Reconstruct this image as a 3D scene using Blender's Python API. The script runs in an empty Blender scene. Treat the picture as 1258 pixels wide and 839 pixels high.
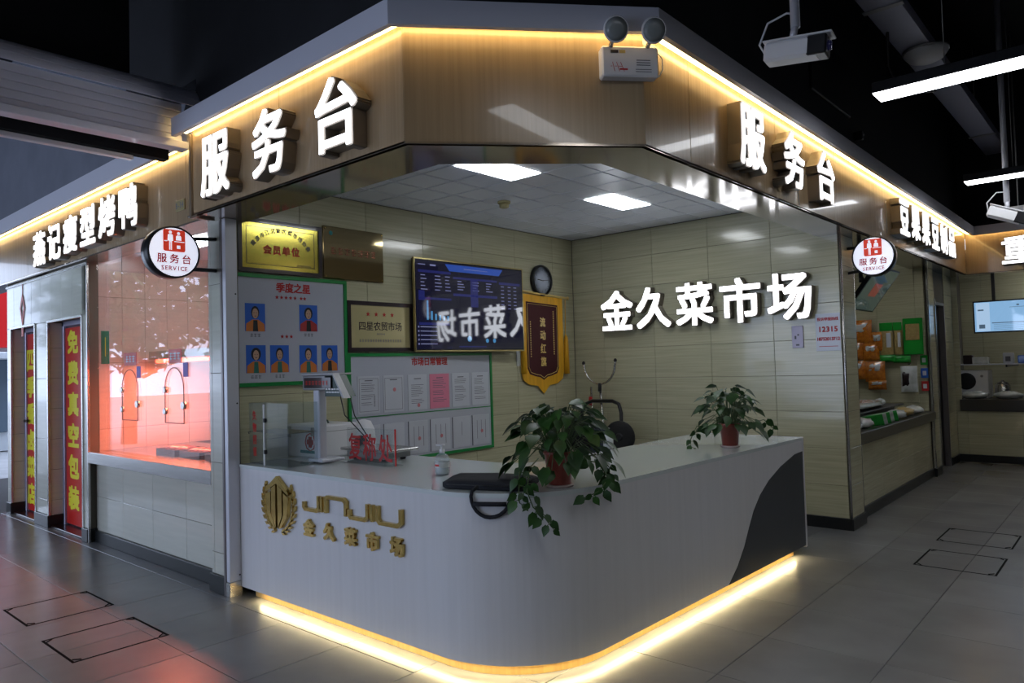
import bpy, math, random
import numpy as np
from mathutils import Vector, Matrix
random.seed(7)
PI = math.pi
SC = bpy.context.scene
COL = SC.collection

# ------------------------------------------------------------------ camera
yaw, pitch, roll = .71882, .033906, -.028688
cd = bpy.data.cameras.new('camera'); cam = bpy.data.objects.new('camera', cd); COL.objects.link(cam)
F = Vector((-math.sin(yaw)*math.cos(pitch), math.cos(yaw)*math.cos(pitch), math.sin(pitch)))
r0 = Vector((math.cos(yaw), math.sin(yaw), 0)); u0 = r0.cross(F)
r2 = math.cos(roll)*r0+math.sin(roll)*u0; u2 = -math.sin(roll)*r0+math.cos(roll)*u0
M = Matrix((r2, u2, -F)).transposed().to_4x4(); M.translation = Vector((0, 0, 1.5))
cam.matrix_world = M
cd.sensor_width = 36; cd.lens = 892.2/1258*36; cd.clip_start = .05; cd.clip_end = 200
SC.camera = cam

# ------------------------------------------------------------------ world, exposure
w = bpy.data.worlds.new('world'); SC.world = w; w.use_nodes = True
bgn = w.node_tree.nodes['Background']
bgn.inputs[0].default_value = (.62, .74, 1.0, 1); bgn.inputs[1].default_value = 3.9
SC.view_settings.view_transform = 'Standard'; SC.view_settings.look = 'None'
SC.view_settings.exposure = 0.0; SC.view_settings.gamma = 1.0; SC.view_settings.use_curve_mapping = False

def area_light(name, loc, rot, sx, sy, power, color, spread=PI, parent=None):
    l = bpy.data.lights.new(name, 'AREA'); l.shape = 'RECTANGLE'; l.size = sx; l.size_y = sy
    l.energy = power; l.color = color; l.spread = spread
    o = bpy.data.objects.new(name, l); COL.objects.link(o); o.location = loc; o.rotation_euler = rot
    if parent: o.parent = parent; o.location = Vector(loc)-ORG[parent]
    return o
ORG = {}
# sky portal in the open end of the hall, where daylight comes in from the street
pl = area_light('street_opening_portal', (-12.9, -1.7, 1.7), (0, -PI/2, 0), 3.4, 8.4, 1, (1, 1, 1))
pl.data.cycles.is_portal = True
# second portal: opening added in the unseen near wall to bring daylight from behind
pn = area_light('added_opening_portal', (-7.7, -5.95, 1.65), (PI/2, 0, 0), 9.7, 3.2, 1, (1, 1, 1))
pn.data.cycles.is_portal = True

# ------------------------------------------------------------------ materials
def mat(name, col, rough=.5, metal=0, coat=0, emit=None, es=0, var=0, vscale=(3, 3, 3), objvar=0, bump=0, bscale=80, spec=.5, alt=None, trans=0, ior=1.45, sub=0):
    m = bpy.data.materials.new(name); m.use_nodes = True
    nt = m.node_tree; b = nt.nodes['Principled BSDF']
    b.inputs['Roughness'].default_value = rough; b.inputs['Metallic'].default_value = metal
    b.inputs['Coat Weight'].default_value = coat; b.inputs['Coat Roughness'].default_value = .04
    b.inputs['Specular IOR Level'].default_value = spec
    b.inputs['Transmission Weight'].default_value = trans; b.inputs['IOR'].default_value = ior
    c = (*col, 1); b.inputs['Base Color'].default_value = c
    if emit: b.inputs['Emission Color'].default_value = (*emit, 1); b.inputs['Emission Strength'].default_value = es
    last = None
    if var or alt:
        g = nt.nodes.new('ShaderNodeNewGeometry'); mp = nt.nodes.new('ShaderNodeVectorMath'); mp.operation = 'MULTIPLY'
        mp.inputs[1].default_value = vscale; nt.links.new(g.outputs['Position'], mp.inputs[0])
        n = nt.nodes.new('ShaderNodeTexNoise'); n.inputs['Scale'].default_value = 1; n.inputs['Detail'].default_value = 5
        nt.links.new(mp.outputs[0], n.inputs['Vector'])
        mx = nt.nodes.new('ShaderNodeMix'); mx.data_type = 'RGBA'
        a = alt if alt else tuple(x*(1-var) for x in col)
        mx.inputs[6].default_value = (*a, 1); mx.inputs[7].default_value = c if alt else (*[min(1, x*(1+var)) for x in col], 1)
        r = nt.nodes.new('ShaderNodeMapRange'); r.inputs[1].default_value = .3; r.inputs[2].default_value = .7
        nt.links.new(n.outputs['Fac'], r.inputs[0]); nt.links.new(r.outputs[0], mx.inputs[0])
        last = mx.outputs[2]
    if objvar:
        oi = nt.nodes.new('ShaderNodeObjectInfo'); hs = nt.nodes.new('ShaderNodeHueSaturation')
        mr = nt.nodes.new('ShaderNodeMapRange'); mr.inputs[3].default_value = 1-objvar; mr.inputs[4].default_value = 1+objvar
        nt.links.new(oi.outputs['Random'], mr.inputs[0]); nt.links.new(mr.outputs[0], hs.inputs['Value'])
        if last: nt.links.new(last, hs.inputs['Color'])
        else: hs.inputs['Color'].default_value = c
        last = hs.outputs[0]
    if last: nt.links.new(last, b.inputs['Base Color'])
    if bump:
        n2 = nt.nodes.new('ShaderNodeTexNoise'); n2.inputs['Scale'].default_value = bscale; n2.inputs['Detail'].default_value = 3
        g2 = nt.nodes.new('ShaderNodeNewGeometry'); nt.links.new(g2.outputs['Position'], n2.inputs['Vector'])
        bp = nt.nodes.new('ShaderNodeBump'); bp.inputs['Strength'].default_value = bump; bp.inputs['Distance'].default_value = .002
        nt.links.new(n2.outputs['Fac'], bp.inputs['Height']); nt.links.new(bp.outputs[0], b.inputs['Normal'])
    return m
def glassmat(name, tint=(1, 1, 1), refl=1.0, ior=1.5, haze=0.0):
    m = bpy.data.materials.new(name); m.use_nodes = True; nt = m.node_tree
    for n in list(nt.nodes):
        if n.type != 'OUTPUT_MATERIAL': nt.nodes.remove(n)
    out = [n for n in nt.nodes if n.type == 'OUTPUT_MATERIAL'][0]
    t = nt.nodes.new('ShaderNodeBsdfTransparent'); t.inputs[0].default_value = (*tint, 1)
    g = nt.nodes.new('ShaderNodeBsdfGlossy'); g.inputs['Roughness'].default_value = .01; g.inputs[0].default_value = (refl,)*3+(1,)
    ge = nt.nodes.new('ShaderNodeNewGeometry'); dt = nt.nodes.new('ShaderNodeVectorMath'); dt.operation = 'DOT_PRODUCT'
    nt.links.new(ge.outputs['Incoming'], dt.inputs[0]); nt.links.new(ge.outputs['Normal'], dt.inputs[1])
    def mth(op, a, b=None):
        n = nt.nodes.new('ShaderNodeMath'); n.operation = op
        for i, q in enumerate((a, b)):
            if q is None: continue
            if isinstance(q, (int, float)): n.inputs[i].default_value = q
            else: nt.links.new(q, n.inputs[i])
        return n.outputs[0]
    f0 = ((ior-1)/(ior+1))**2   # Schlick reflectance of a thin sheet, the same from both sides
    fr = mth('ADD', mth('MULTIPLY', mth('POWER', mth('SUBTRACT', 1.0, mth('ABSOLUTE', dt.outputs['Value'])), 5.0), 1-f0), f0)
    mx = nt.nodes.new('ShaderNodeMixShader'); nt.links.new(fr, mx.inputs[0]); nt.links.new(t.outputs[0], mx.inputs[1]); nt.links.new(g.outputs[0], mx.inputs[2])
    last = mx
    if haze:
        d = nt.nodes.new('ShaderNodeBsdfDiffuse'); d.inputs[0].default_value = (.8, .85, .85, 1)
        m2 = nt.nodes.new('ShaderNodeMixShader'); m2.inputs[0].default_value = haze
        nt.links.new(mx.outputs[0], m2.inputs[1]); nt.links.new(d.outputs[0], m2.inputs[2]); last = m2
    nt.links.new(last.outputs[0], out.inputs[0]); return m

WT = (2.0, 2.0, 70.0)
m_tile = mat('wall_tile', (.54, .515, .35), .16, coat=.3, alt=(.43, .41, .27), vscale=WT, objvar=.04)
m_grout = mat('grout', (.16, .15, .12), .9)
m_tile_grey = mat('wall_tile_grey', (.55, .545, .47), .15, coat=.3, alt=(.50, .495, .43), vscale=(2, 2, 30), objvar=.03)
m_base = mat('baseboard_black', (.012, .013, .014), .3)
m_floor = mat('floor_tile', (.185, .187, .195), .27, alt=(.145, .148, .155), vscale=(2.2, 2.2, 2.2), objvar=.07, bump=.15, bscale=30)
m_floorbase = mat('floor_joint', (.05, .05, .05), .8)
m_dark = mat('dark_paint', (.012, .012, .015), .75, var=.2)
m_ceil = mat('hall_ceiling_black', (.006, .006, .008), .9)
m_upleft = mat('upper_wall_slate', (.17, .18, .22), .7, var=.1)
m_wood = mat('fascia_wood', (.40, .285, .165), .26, alt=(.33, .235, .135), vscale=(55, 55, 1.2), coat=.35, objvar=.03)
m_kick = mat('kick_wood', (.62, .40, .14), .5, alt=(.5, .31, .1), vscale=(45, 45, 2))
m_soffit = mat('soffit_bronze', (.40, .34, .28), .11, metal=.6, coat=.15)
m_border = mat('border_grey', (.66, .66, .74), .4, coat=.1)
m_seam = mat('seam_trim', (.3, .24, .18), .3, metal=.7)
m_led = mat('led_warm', (1, .8, .4), .5, emit=(1, .70, .28), es=14)
m_ledc = mat('led_counter', (1, .85, .5), .5, emit=(1, .80, .42), es=42)
m_lamp = mat('lamp_white', (1, 1, 1), .5, emit=(.93, .96, 1), es=9)
m_panel = mat('ceiling_panel_lit', (1, 1, 1), .5, emit=(.92, .96, 1), es=15)
m_letter = mat('letter_face_lit', (1, 1, 1), .5, emit=(.9, .93, 1), es=3.2)
m_letterw = mat('wall_letter_face_lit', (1, 1, 1), .5, emit=(.88, .92, 1), es=4.2)
m_letside = mat('letter_side', (.20, .17, .14), .3, metal=.35)
m_ctile = mat('ceiling_tile', (.78, .82, .92), .25, objvar=.03, spec=.5)
m_cgrid = mat('ceiling_grid', (.06, .065, .09), .5)
m_steel = mat('brushed_steel', (.55, .54, .52), .25, metal=.9, var=.12, vscale=(3, 3, 90))
m_alu = mat('aluminium_grey', (.62, .63, .69), .35, metal=.3)
m_aludark = mat('aluminium_dark', (.2, .18, .18), .3, metal=.6)
m_white = mat('counter_white', (.62, .615, .63), .32, coat=.15, var=.03, vscale=(30, 30, 1))
m_top = mat('counter_top_white', (.62, .67, .67), .07, coat=.5)
m_charc = mat('counter_charcoal', (.045, .05, .055), .35)
m_gold = mat('gold_metal', (.62, .44, .14), .22, metal=1, var=.15, vscale=(20, 20, 20))
m_golddark = mat('gold_groove', (.03, .02, .01), .5)
m_plasticw = mat('white_plastic', (.7, .7, .72), .35)
m_plasticb = mat('black_plastic', (.012, .012, .014), .3)
m_fabricb = mat('black_nylon', (.008, .009, .014), .75, bump=.8, bscale=900)
m_rubber = mat('black_rubber', (.01, .01, .01), .6)
m_glass = glassmat('clear_glass')
m_acryl = glassmat('acrylic', (.94, .96, .96), refl=.6, ior=1.35, haze=.025)
m_bottle = glassmat('bottle_plastic', (.9, .92, .92), ior=1.5, haze=.22)
m_green = mat('board_green', (.01, .23, .05), .3, coat=.3)
m_board = mat('board_white', (.5, .52, .6), .12, coat=1, spec=.7)
m_paper = mat('paper_white', (.55, .57, .63), .5, coat=.5, objvar=.05)
m_paperpink = mat('paper_pink', (.75, .22, .33), .5, coat=.5)
m_ink = mat('ink_grey', (.12, .12, .15), .6)
m_inkred = mat('ink_red', (.5, .02, .02), .6)
m_red = mat('red_lettering', (.42, .01, .01), .4)
m_red2 = mat('sign_red', (.36, .006, .006), .45)
m_redb = mat('bright_red', (.6, .015, .015), .35, coat=.3)
m_brass = mat('brass_plate', (.66, .56, .10), .16, metal=.75, var=.05)
m_brassdk = mat('bronze_mirror_plate', (.36, .29, .15), .06, metal=1)
m_brasspale = mat('pale_brass_plate', (.55, .48, .25), .25, metal=.35, var=.06)
m_darkwood = mat('dark_frame', (.018, .008, .01), .3, coat=.4)
m_yellow = mat('banner_yellow', (.75, .38, .015), .6, var=.12, vscale=(25, 25, 3))
m_maroon = mat('banner_maroon', (.055, .006, .008), .8, bump=.5, bscale=400)
m_goldpr = mat('gold_print', (.7, .5, .15), .4)
m_bezel = mat('tv_bezel', (.01, .01, .01), .2)
m_bezelg = mat('tv_gold_edge', (.45, .36, .16), .3, metal=.9)
def scr(name, c, s): return mat(name, (.004, .004, .006), .045, emit=c, es=s, coat=1, spec=.8)
m_scr0 = scr('screen_navy', (.004, .004, .016), 1.0)
m_scr1 = scr('screen_blue', (.012, .015, .10), 1.0)
m_scr2 = scr('screen_bright', (.02, .06, .30), 1.0)
m_scr3 = scr('screen_text', (.16, .17, .32), 1)
m_scr4 = scr('screen_cyan', (.05, .22, .45), 1.0)
m_scrlt = scr('screen_paleblue', (.28, .52, .82), .85)
m_scrwh = scr('screen_nearwhite', (.45, .65, .9), .85)
m_scrgr = scr('screen_slate', (.10, .16, .24), .7)
m_leaf = mat('pothos_leaf', (.028, .085, .014), .42, alt=(.012, .045, .009), vscale=(14, 14, 14), objvar=.25, spec=.5)
m_stem = mat('pothos_stem', (.06, .10, .03), .5)
m_pot = mat('terracotta_plastic', (.20, .035, .022), .3, coat=.3, var=.05)
m_saucer = mat('pot_saucer', (.5, .4, .38), .2)
m_soil = mat('soil', (.02, .015, .01), .9)
m_clockface = mat('clock_face', (.6, .66, .78), .35)
m_sign = mat('sign_disc_lit', (1, 1, 1), .4, emit=(.80, .83, 1), es=.78)
m_signred = mat('sign_red_lit', (.6, .05, .03), .4, emit=(.75, .05, .02), es=.45)
m_signtx = mat('sign_text_lit', (.3, .01, .02), .4, emit=(.4, .01, .02), es=.35)
m_shutter = mat('shutter_slat', (.78, .78, .90), .32, coat=.2)
m_couplet = mat('couplet_red', (.65, .02, .012), .35, coat=.4, emit=(.65, .01, .005), es=0)
m_coupyel = mat('couplet_yellow', (.85, .75, .03), .4)
m_orange = mat('snack_orange', (.65, .22, .015), .25, alt=(.35, .09, .01), vscale=(30, 30, 30), coat=.8)
m_snackgr = mat('pack_green', (.01, .3, .03), .3, coat=.6)
m_snackyl = mat('pack_tan', (.45, .33, .12), .5, alt=(.35, .24, .08), vscale=(40, 40, 40), coat=.5)
m_clearbag = mat('clear_bag', (.45, .48, .45), .2, alt=(.6, .62, .62), vscale=(18, 18, 18), coat=.6)
m_salmon = mat('stall_tile_inner', (.62, .50, .44), .2, alt=(.55, .46, .42), vscale=(2, 2, 40))
m_roastred = mat('heat_lamp_red', (1, .1, .05), .4, emit=(1, .06, .03), es=9)
m_trayst = mat('dark_tray', (.12, .1, .1), .2, metal=.7)
m_duck = mat('roast_duck', (.25, .06, .015), .3, coat=.6)
m_pave = mat('street_paving', (.4, .4, .4), .8, var=.1)
m_bldg = mat('street_facade', (.55, .58, .6), .7, var=.05)
m_bldgwin = mat('street_window', (.12, .16, .2), .1)
m_foliage = mat('street_foliage', (.10, .18, .04), .7, alt=(.2, .28, .08), vscale=(3, 3, 3))
m_bark = mat('bark', (.1, .07, .05), .9)
m_blue = mat('photo_blue', (.02, .12, .55), .4, coat=.5)
m_skin = mat('photo_skin', (.5, .3, .2), .5, coat=.5)
m_hair = mat('photo_hair', (.01, .01, .01), .5, coat=.5)
m_vest = mat('photo_orange', (.6, .18, .03), .5, coat=.5)
m_coatred = mat('photo_red', (.4, .03, .03), .5, coat=.5)
m_coatgr = mat('photo_green', (.02, .15, .12), .5, coat=.5)
m_teal = mat('teal_print', (.0, .18, .18), .5)
m_purple = mat('purple_tag', (.2, .15, .5), .5)
m_ledred = mat('led_digits', (.1, 0, 0), .4, emit=(.5, .03, .02), es=.25)
m_beam = mat('tray_steel', (.30, .31, .40), .4, metal=.2)
m_hatch = mat('hatch_gap', (.004, .004, .004), .9, spec=.05)
m_hook = mat('grey_hook', (.3, .3, .3), .4, metal=.5)

# ------------------------------------------------------------------ mesh builder
class MB:
    def __init__(s): s.v = []; s.f = []; s.sm = []
    def add(s, vs, fs, smooth=False):
        o = len(s.v); s.v.extend([tuple(v) for v in vs]); s.f.extend([[i+o for i in f] for f in fs]); s.sm.extend([smooth]*len(fs)); return s
    def box(s, x0, x1, y0, y1, z0, z1, T=None):
        vs = [Vector(p) for p in ((x0, y0, z0), (x1, y0, z0), (x1, y1, z0), (x0, y1, z0), (x0, y0, z1), (x1, y0, z1), (x1, y1, z1), (x0, y1, z1))]
        if T: vs = [T @ v for v in vs]
        return s.add(vs, [(0, 3, 2, 1), (4, 5, 6, 7), (0, 1, 5, 4), (1, 2, 6, 5), (2, 3, 7, 6), (3, 0, 4, 7)])
    def bbox(s, x0, x1, y0, y1, z0, z1, b=.005, T=None):   # bevelled box
        C = []
        for sx in (0, 1):
            for sy in (0, 1):
                for sz in (0, 1):
                    x = (x0, x1)[sx]; y = (y0, y1)[sy]; z = (z0, z1)[sz]
                    dx = b if sx == 0 else -b; dy = b if sy == 0 else -b; dz = b if sz == 0 else -b
                    C += [(x, y+dy, z+dz), (x+dx, y, z+dz), (x+dx, y+dy, z)]
        i = lambda sx, sy, sz, k: (sx*4+sy*2+sz)*3+k
        fs = []
        for k in range(3):
            for a in (0, 1):
                o = [(0, 0), (1, 0), (1, 1), (0, 1)]
                if k == 0: q = [i(a, p, r, 0) for p, r in o]
                elif k == 1: q = [i(p, a, r, 1) for p, r in o]
                else: q = [i(p, r, a, 2) for p, r in o]
                fs.append(q)
        for a in (0, 1):
            for c in (0, 1):
                fs.append([i(a, c, 0, 0), i(a, c, 1, 0), i(a, c, 1, 1), i(a, c, 0, 1)])
                fs.append([i(a, 0, c, 0), i(a, 1, c, 0), i(a, 1, c, 2), i(a, 0, c, 2)])
                fs.append([i(0, a, c, 1), i(1, a, c, 1), i(1, a, c, 2), i(0, a, c, 2)])
                for e in (0, 1): fs.append([i(a, c, e, 0), i(a, c, e, 1), i(a, c, e, 2)])
        vs = [Vector(c) for c in C]; ctr = Vector(((x0+x1)/2, (y0+y1)/2, (z0+z1)/2))
        out = []
        for f in fs:
            n = (vs[f[1]]-vs[f[0]]).cross(vs[f[2]]-vs[f[0]]); m = sum((vs[j] for j in f), Vector())/len(f)
            out.append(f if n.dot(m-ctr) > 0 else f[::-1])
        if T: vs = [T @ v for v in vs]
        return s.add(vs, out)
    def prism(s, pts, o, r, u, n, d0, d1, smooth=False):    # polygon in plane (o, r, u) swept along n
        o, r, u, n = map(Vector, (o, r, u, n)); k = len(pts)
        vs = [o+r*x+u*y+n*d0 for x, y in pts]+[o+r*x+u*y+n*d1 for x, y in pts]
        s.add(vs, [list(range(k))[::-1], list(range(k, 2*k))]); o2 = len(s.v)-2*k
        for i in range(k): s.f.append([o2+i, o2+(i+1) % k, o2+k+(i+1) % k, o2+k+i]); s.sm.append(smooth)
        return s
    def tube(s, pts, rad, n=8, caps=True, smooth=True):
        pts = [Vector(p) for p in pts]; k = len(pts); rs = rad if isinstance(rad, (list, tuple)) else [rad]*k
        rings = []; prev = None
        for i, p in enumerate(pts):
            t = (pts[min(i+1, k-1)]-pts[max(i-1, 0)]).normalized()
            if prev is None: a = t.orthogonal().normalized()
            else: a = (prev-t*prev.dot(t)).normalized()
            prev = a; b = t.cross(a)
            rings.append([p+(a*math.cos(2*PI*j/n)+b*math.sin(2*PI*j/n))*rs[i] for j in range(n)])
        vs = [v for r in rings for v in r]; fs = []
        for i in range(k-1):
            for j in range(n): fs.append([i*n+j, i*n+(j+1) % n, (i+1)*n+(j+1) % n, (i+1)*n+j])
        s.add(vs, fs, smooth)
        if caps: o = len(s.v)-len(vs); s.f += [[o+j for j in range(n)][::-1], [o+(k-1)*n+j for j in range(n)]]; s.sm += [False, False]
        return s
    def lathe(s, prof, c, axis=(0, 0, 1), n=20, smooth=True, caps=True):  # profile (radius, height)
        ax = Vector(axis).normalized(); a = ax.orthogonal().normalized(); b = ax.cross(a); c = Vector(c)
        vs = [c+ax*h+(a*math.cos(2*PI*j/n)+b*math.sin(2*PI*j/n))*r for r, h in prof for j in range(n)]; fs = []
        for i in range(len(prof)-1):
            for j in range(n): fs.append([i*n+j, i*n+(j+1) % n, (i+1)*n+(j+1) % n, (i+1)*n+j])
        s.add(vs, fs, smooth)
        if caps: o = len(s.v)-len(vs); s.f += [[o+j for j in range(n)][::-1], [o+(len(prof)-1)*n+j for j in range(n)]]; s.sm += [False, False]
        return s
    def quad(s, a, b, c, d): return s.add([a, b, c, d], [(0, 1, 2, 3)])
    def blob(s, c, rx, ry, rz, n=10, m=7, jit=0, seed=0, T=None):
        R = random.Random(seed); vs = []; fs = []
        for i in range(m+1):
            th = PI*i/m
            for j in range(n):
                ph = 2*PI*j/n; k = 1+R.uniform(-jit, jit)
                v = Vector((math.sin(th)*math.cos(ph)*rx*k, math.sin(th)*math.sin(ph)*ry*k, math.cos(th)*rz*k))
                vs.append((T @ v if T else v)+Vector(c))
        for i in range(m):
            for j in range(n): fs.append([i*n+j, (i+1)*n+j, (i+1)*n+(j+1) % n, i*n+(j+1) % n])
        return s.add(vs, fs, True)

def mesh_of(name, mb, m, org=None):
    v = np.array(mb.v, dtype=float).reshape(-1, 3)
    if org is not None: v = v-np.array(org)
    me = bpy.data.meshes.new(name); me.from_pydata([tuple(x) for x in v], [], mb.f)
    me.polygons.foreach_set('use_smooth', mb.sm); me.materials.append(m); me.update(); return me
def part(name, mb, m, parent=None, label=None, org=None):
    """one mesh object; coordinates of mb are world coordinates"""
    base = ORG.get(parent) if parent else (Vector(org) if org is not None else Vector((0, 0, 0)))
    o = bpy.data.objects.new(name, mesh_of(name, mb, m, base)); COL.objects.link(o)
    if parent: o.parent = parent; ORG[o] = base
    else: o.location = base; ORG[o] = base
    if label: o['label'] = label
    return o
def tag(o, label, cat, group=None):
    o['label'] = label; o['category'] = cat
    if group: o['group'] = group
    return o
def thing(name, label, cat, loc, group=None):
    o = bpy.data.objects.new(name, None); COL.objects.link(o); o.location = loc; o.empty_display_size = .1
    ORG[o] = Vector(loc); return tag(o, label, cat, group)
def struct(name, mb, m, org=(0, 0, 0)):
    o = part(name, mb, m, org=org); o['kind'] = 'structure'; return o
def inst(name, me, parent, loc, rot=None):
    o = bpy.data.objects.new(name, me); COL.objects.link(o); o.parent = parent
    o.location = Vector(loc)-ORG[parent]
    if rot is not None: o.rotation_euler = rot
    ORG[o] = ORG[parent]; return o
B = lambda *a, **k: MB().box(*a, **k)
BB = lambda *a, **k: MB().bbox(*a, **k)

# ------------------------------------------------------------------ glyphs
CHARS = sorted(set('服务台燕记瘦型烤鸭金久菜市场豆果果豆制品重季度之星日常管理四香卤店免费真空包装复称处失物招领流动红旗会员单位农贸南京江北新区协投诉举报热线药箱一先进集体年月SERVICEJINU0123456789B-3★'))
G = {}
tmp = []
for ch in CHARS:
    c = bpy.data.curves.new('glyph', 'FONT'); c.body = ch; c.size = 1; c.resolution_u = 2
    o = bpy.data.objects.new('glyph', c); COL.objects.link(o); tmp.append((ch, o, c))
bpy.context.view_layer.update(); dg = bpy.context.evaluated_depsgraph_get()
for ch, o, c in tmp:
    me = bpy.data.meshes.new_from_object(o.evaluated_get(dg))
    v = np.array([(q.co[0], q.co[1]) for q in me.vertices]).reshape(-1, 2); f = [list(p.vertices) for p in me.polygons]
    bpy.data.meshes.remove(me)
    cnt = {}
    for q in f:
        for i in range(len(q)):
            a, b = q[i], q[(i+1) % len(q)]; k = (min(a, b), max(a, b)); cnt[k] = cnt.get(k, 0)+1
    G[ch] = (v, f, [k for k, n in cnt.items() if n == 1])
for ch, o, c in tmp: bpy.data.objects.remove(o); bpy.data.curves.remove(c)
def is_cjk(ch): return ord(ch) > 0x2e80
def star_pts(R, r): return [((R if i % 2 == 0 else r)*math.sin(PI*i/5), (R if i % 2 == 0 else r)*math.cos(PI*i/5)) for i in range(10)]
def glyph_fit(ch, w, h):
    v, f, e = G[ch]; mn = v.min(0); mx = v.max(0); s = np.array([w, h])/(mx-mn); return (v-(mn+mx)/2)*s, f, e
def shifts(r, n=8): return [(0, 0)]+[(r*a, r*b) for a, b in (((-1, -1), (1, -1), (1, 1), (-1, 1)) if n == 4 else ((-1, -1), (1, -1), (1, 1), (-1, 1), (0, -1), (0, 1), (1, 0), (-1, 0)))] if r > 0 else [(0, 0)]
def put_fill(mb, gl, o, r, u, n, d, bold=0, nsh=8):
    v, f, e = gl; o, r, u, n = map(Vector, (o, r, u, n))
    for k, (dx, dy) in enumerate(shifts(bold, nsh)):
        mb.add([o+r*(x+dx)+u*(y+dy)+n*(d+k*.00012) for x, y in v], f)
def put_walls(mb, gl, o, r, u, n, d0, d1, bold=0, nsh=8):
    v, f, e = gl; o, r, u, n = map(Vector, (o, r, u, n))
    for k, (dx, dy) in enumerate(shifts(bold, nsh)):
        dx, dy = dx*(1+.035*k), dy*(1+.028*((k*5) % 9))
        P = [o+r*(x+dx)+u*(y+dy) for x, y in v]; L = len(P)
        mb.add([p+n*d0 for p in P]+[p+n*(d1-.0005+k*.00004) for p in P], [[a, b, b+L, a+L] for a, b in e]+[[i+L for i in q] for q in f])
def text(mb, s, o, r, u, n, size, adv=1.0, bold=0, d=.001, vert=False, center=True, sx=1.0):
    """flat print: characters in em boxes of the given size"""
    o, r, u, n = map(Vector, (o, r, u, n)); k = len(s)
    ws = [1.0 if (is_cjk(c) or vert) else .62 for c in s]; tot = sum(ws)*size*adv
    pos = -tot/2 if center else 0
    for c, wd in zip(s, ws):
        step = wd*size*adv
        if c != ' ':
            v, f, e = G[c]
            if is_cjk(c): vv = (v-np.array([(v[:, 0].min()+v[:, 0].max())/2, .36]))*size*1.05
            else: vv = (v-np.array([(v[:, 0].min()+v[:, 0].max())/2, .33]))*size*1.15
            vv = vv*np.array([sx, 1])
            cc = o+(r*(pos+step/2) if not vert else -u*(pos+step/2))
            put_fill(mb, (vv, f, e), cc, r, u, n, d, bold*size, 4)
        pos += step
    return mb
def strokes(mb, o, r, u, n, count, size, adv=1.1, vert=False, seed=0):
    """print too small to read: one little bundle of strokes per character"""
    o, r, u, n = map(Vector, (o, r, u, n)); Q = random.Random(seed)
    for i in range(count):
        c = o+(-u*i*size*adv if vert else r*(i-(count-1)/2)*size*adv); h = size/2
        for k in range(3):
            z = -h+size*(k+.5)/3; L = h*Q.uniform(.5, .95); mb.prism([(-L, z-.06*size), (L, z-.06*size), (L, z+.06*size), (-L, z+.06*size)], c, r, u, n, .0003, .0009)
        x = h*Q.uniform(-.4, .4); mb.prism([(x-.06*size, -h), (x+.06*size, -h), (x+.06*size, h), (x-.06*size, h)], c, r, u, n, .0003, .0011)
    return mb
def channel_letters(name, label, s, boxes, r, u, n, depth, loc, bold=.012, side=m_letside, face=m_letter, es=None):
    """boxes: per letter (centre, width, height) on the mounting plane"""
    t = thing(name, label, 'sign', loc)
    for ch, (c, w_, h_) in zip(s, boxes):
        g = glyph_fit(ch, w_-2*bold, h_-2*bold)
        b = MB(); put_walls(b, g, c, r, u, n, 0, depth-.006, bold+.005); L = part('letter', b, side, t)
        f = MB(); put_fill(f, g, c, r, u, n, depth, bold); part('lit_face', f, face, L)
    return t

# ------------------------------------------------------------------ tiles
TM = {}
def tile_mesh(w_, h_, th, m, axis, name='tile'):
    key = (round(w_, 3), round(h_, 3), th, m.name, axis)
    if key not in TM:
        mb = MB(); b = .0022; W, H = w_/2-.0012, h_/2-.0012
        P = lambda a, c, d: {'-y': (a, -d, c), '+x': (d, a, c), '+z': (a, c, d), '-z': (a, c, -d), '+y': (-a, d, c)}[axis]
        back = [P(-W, -H, 0), P(W, -H, 0), P(W, H, 0), P(-W, H, 0)]
        mid = [P(-W, -H, th-b), P(W, -H, th-b), P(W, H, th-b), P(-W, H, th-b)]
        fr = [P(-W+b, -H+b, th), P(W-b, -H+b, th), P(W-b, H-b, th), P(-W+b, H-b, th)]
        fs = [[0, 1, 5, 4], [1, 2, 6, 5], [2, 3, 7, 6], [3, 0, 4, 7], [4, 5, 9, 8], [5, 6, 10, 9], [6, 7, 11, 10], [7, 4, 8, 11], [8, 9, 10, 11]]
        if axis == '-z': fs = [q[::-1] for q in fs]
        mb.add(back+mid+fr, fs); TM[key] = mesh_of(name, mb, m)
    return TM[key]
def cuts(a, b, ref, step):
    k = math.ceil((a-ref)/step+1e-6); xs = [a]
    x = ref+k*step
    while x < b-1e-6:
        if x-a > .02: xs.append(x)
        x += step
    if b-xs[-1] < .02 and len(xs) > 1: xs.pop()
    xs.append(b); return xs
def tile_field(parent, axis, plane, a0, a1, z0, z1, aref, zref, sa, sz, m=None, th=.008, skip=None, name='tile'):
    """rectangles of tiles on a wall: axis is the facing direction"""
    m = m or m_tile
    A = cuts(a0, a1, aref, sa); Z = cuts(z0, z1, zref, sz)
    for i in range(len(A)-1):
        for j in range(len(Z)-1):
            ac, zc = (A[i]+A[i+1])/2, (Z[j]+Z[j+1])/2
            if skip and skip(ac, zc): continue
            me = tile_mesh(A[i+1]-A[i], Z[j+1]-Z[j], th, m, axis, name)
            loc = {'-y': (ac, plane, zc), '+y': (ac, plane, zc), '+x': (plane, ac, zc)}[axis]
            inst(name, me, parent, loc)

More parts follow.
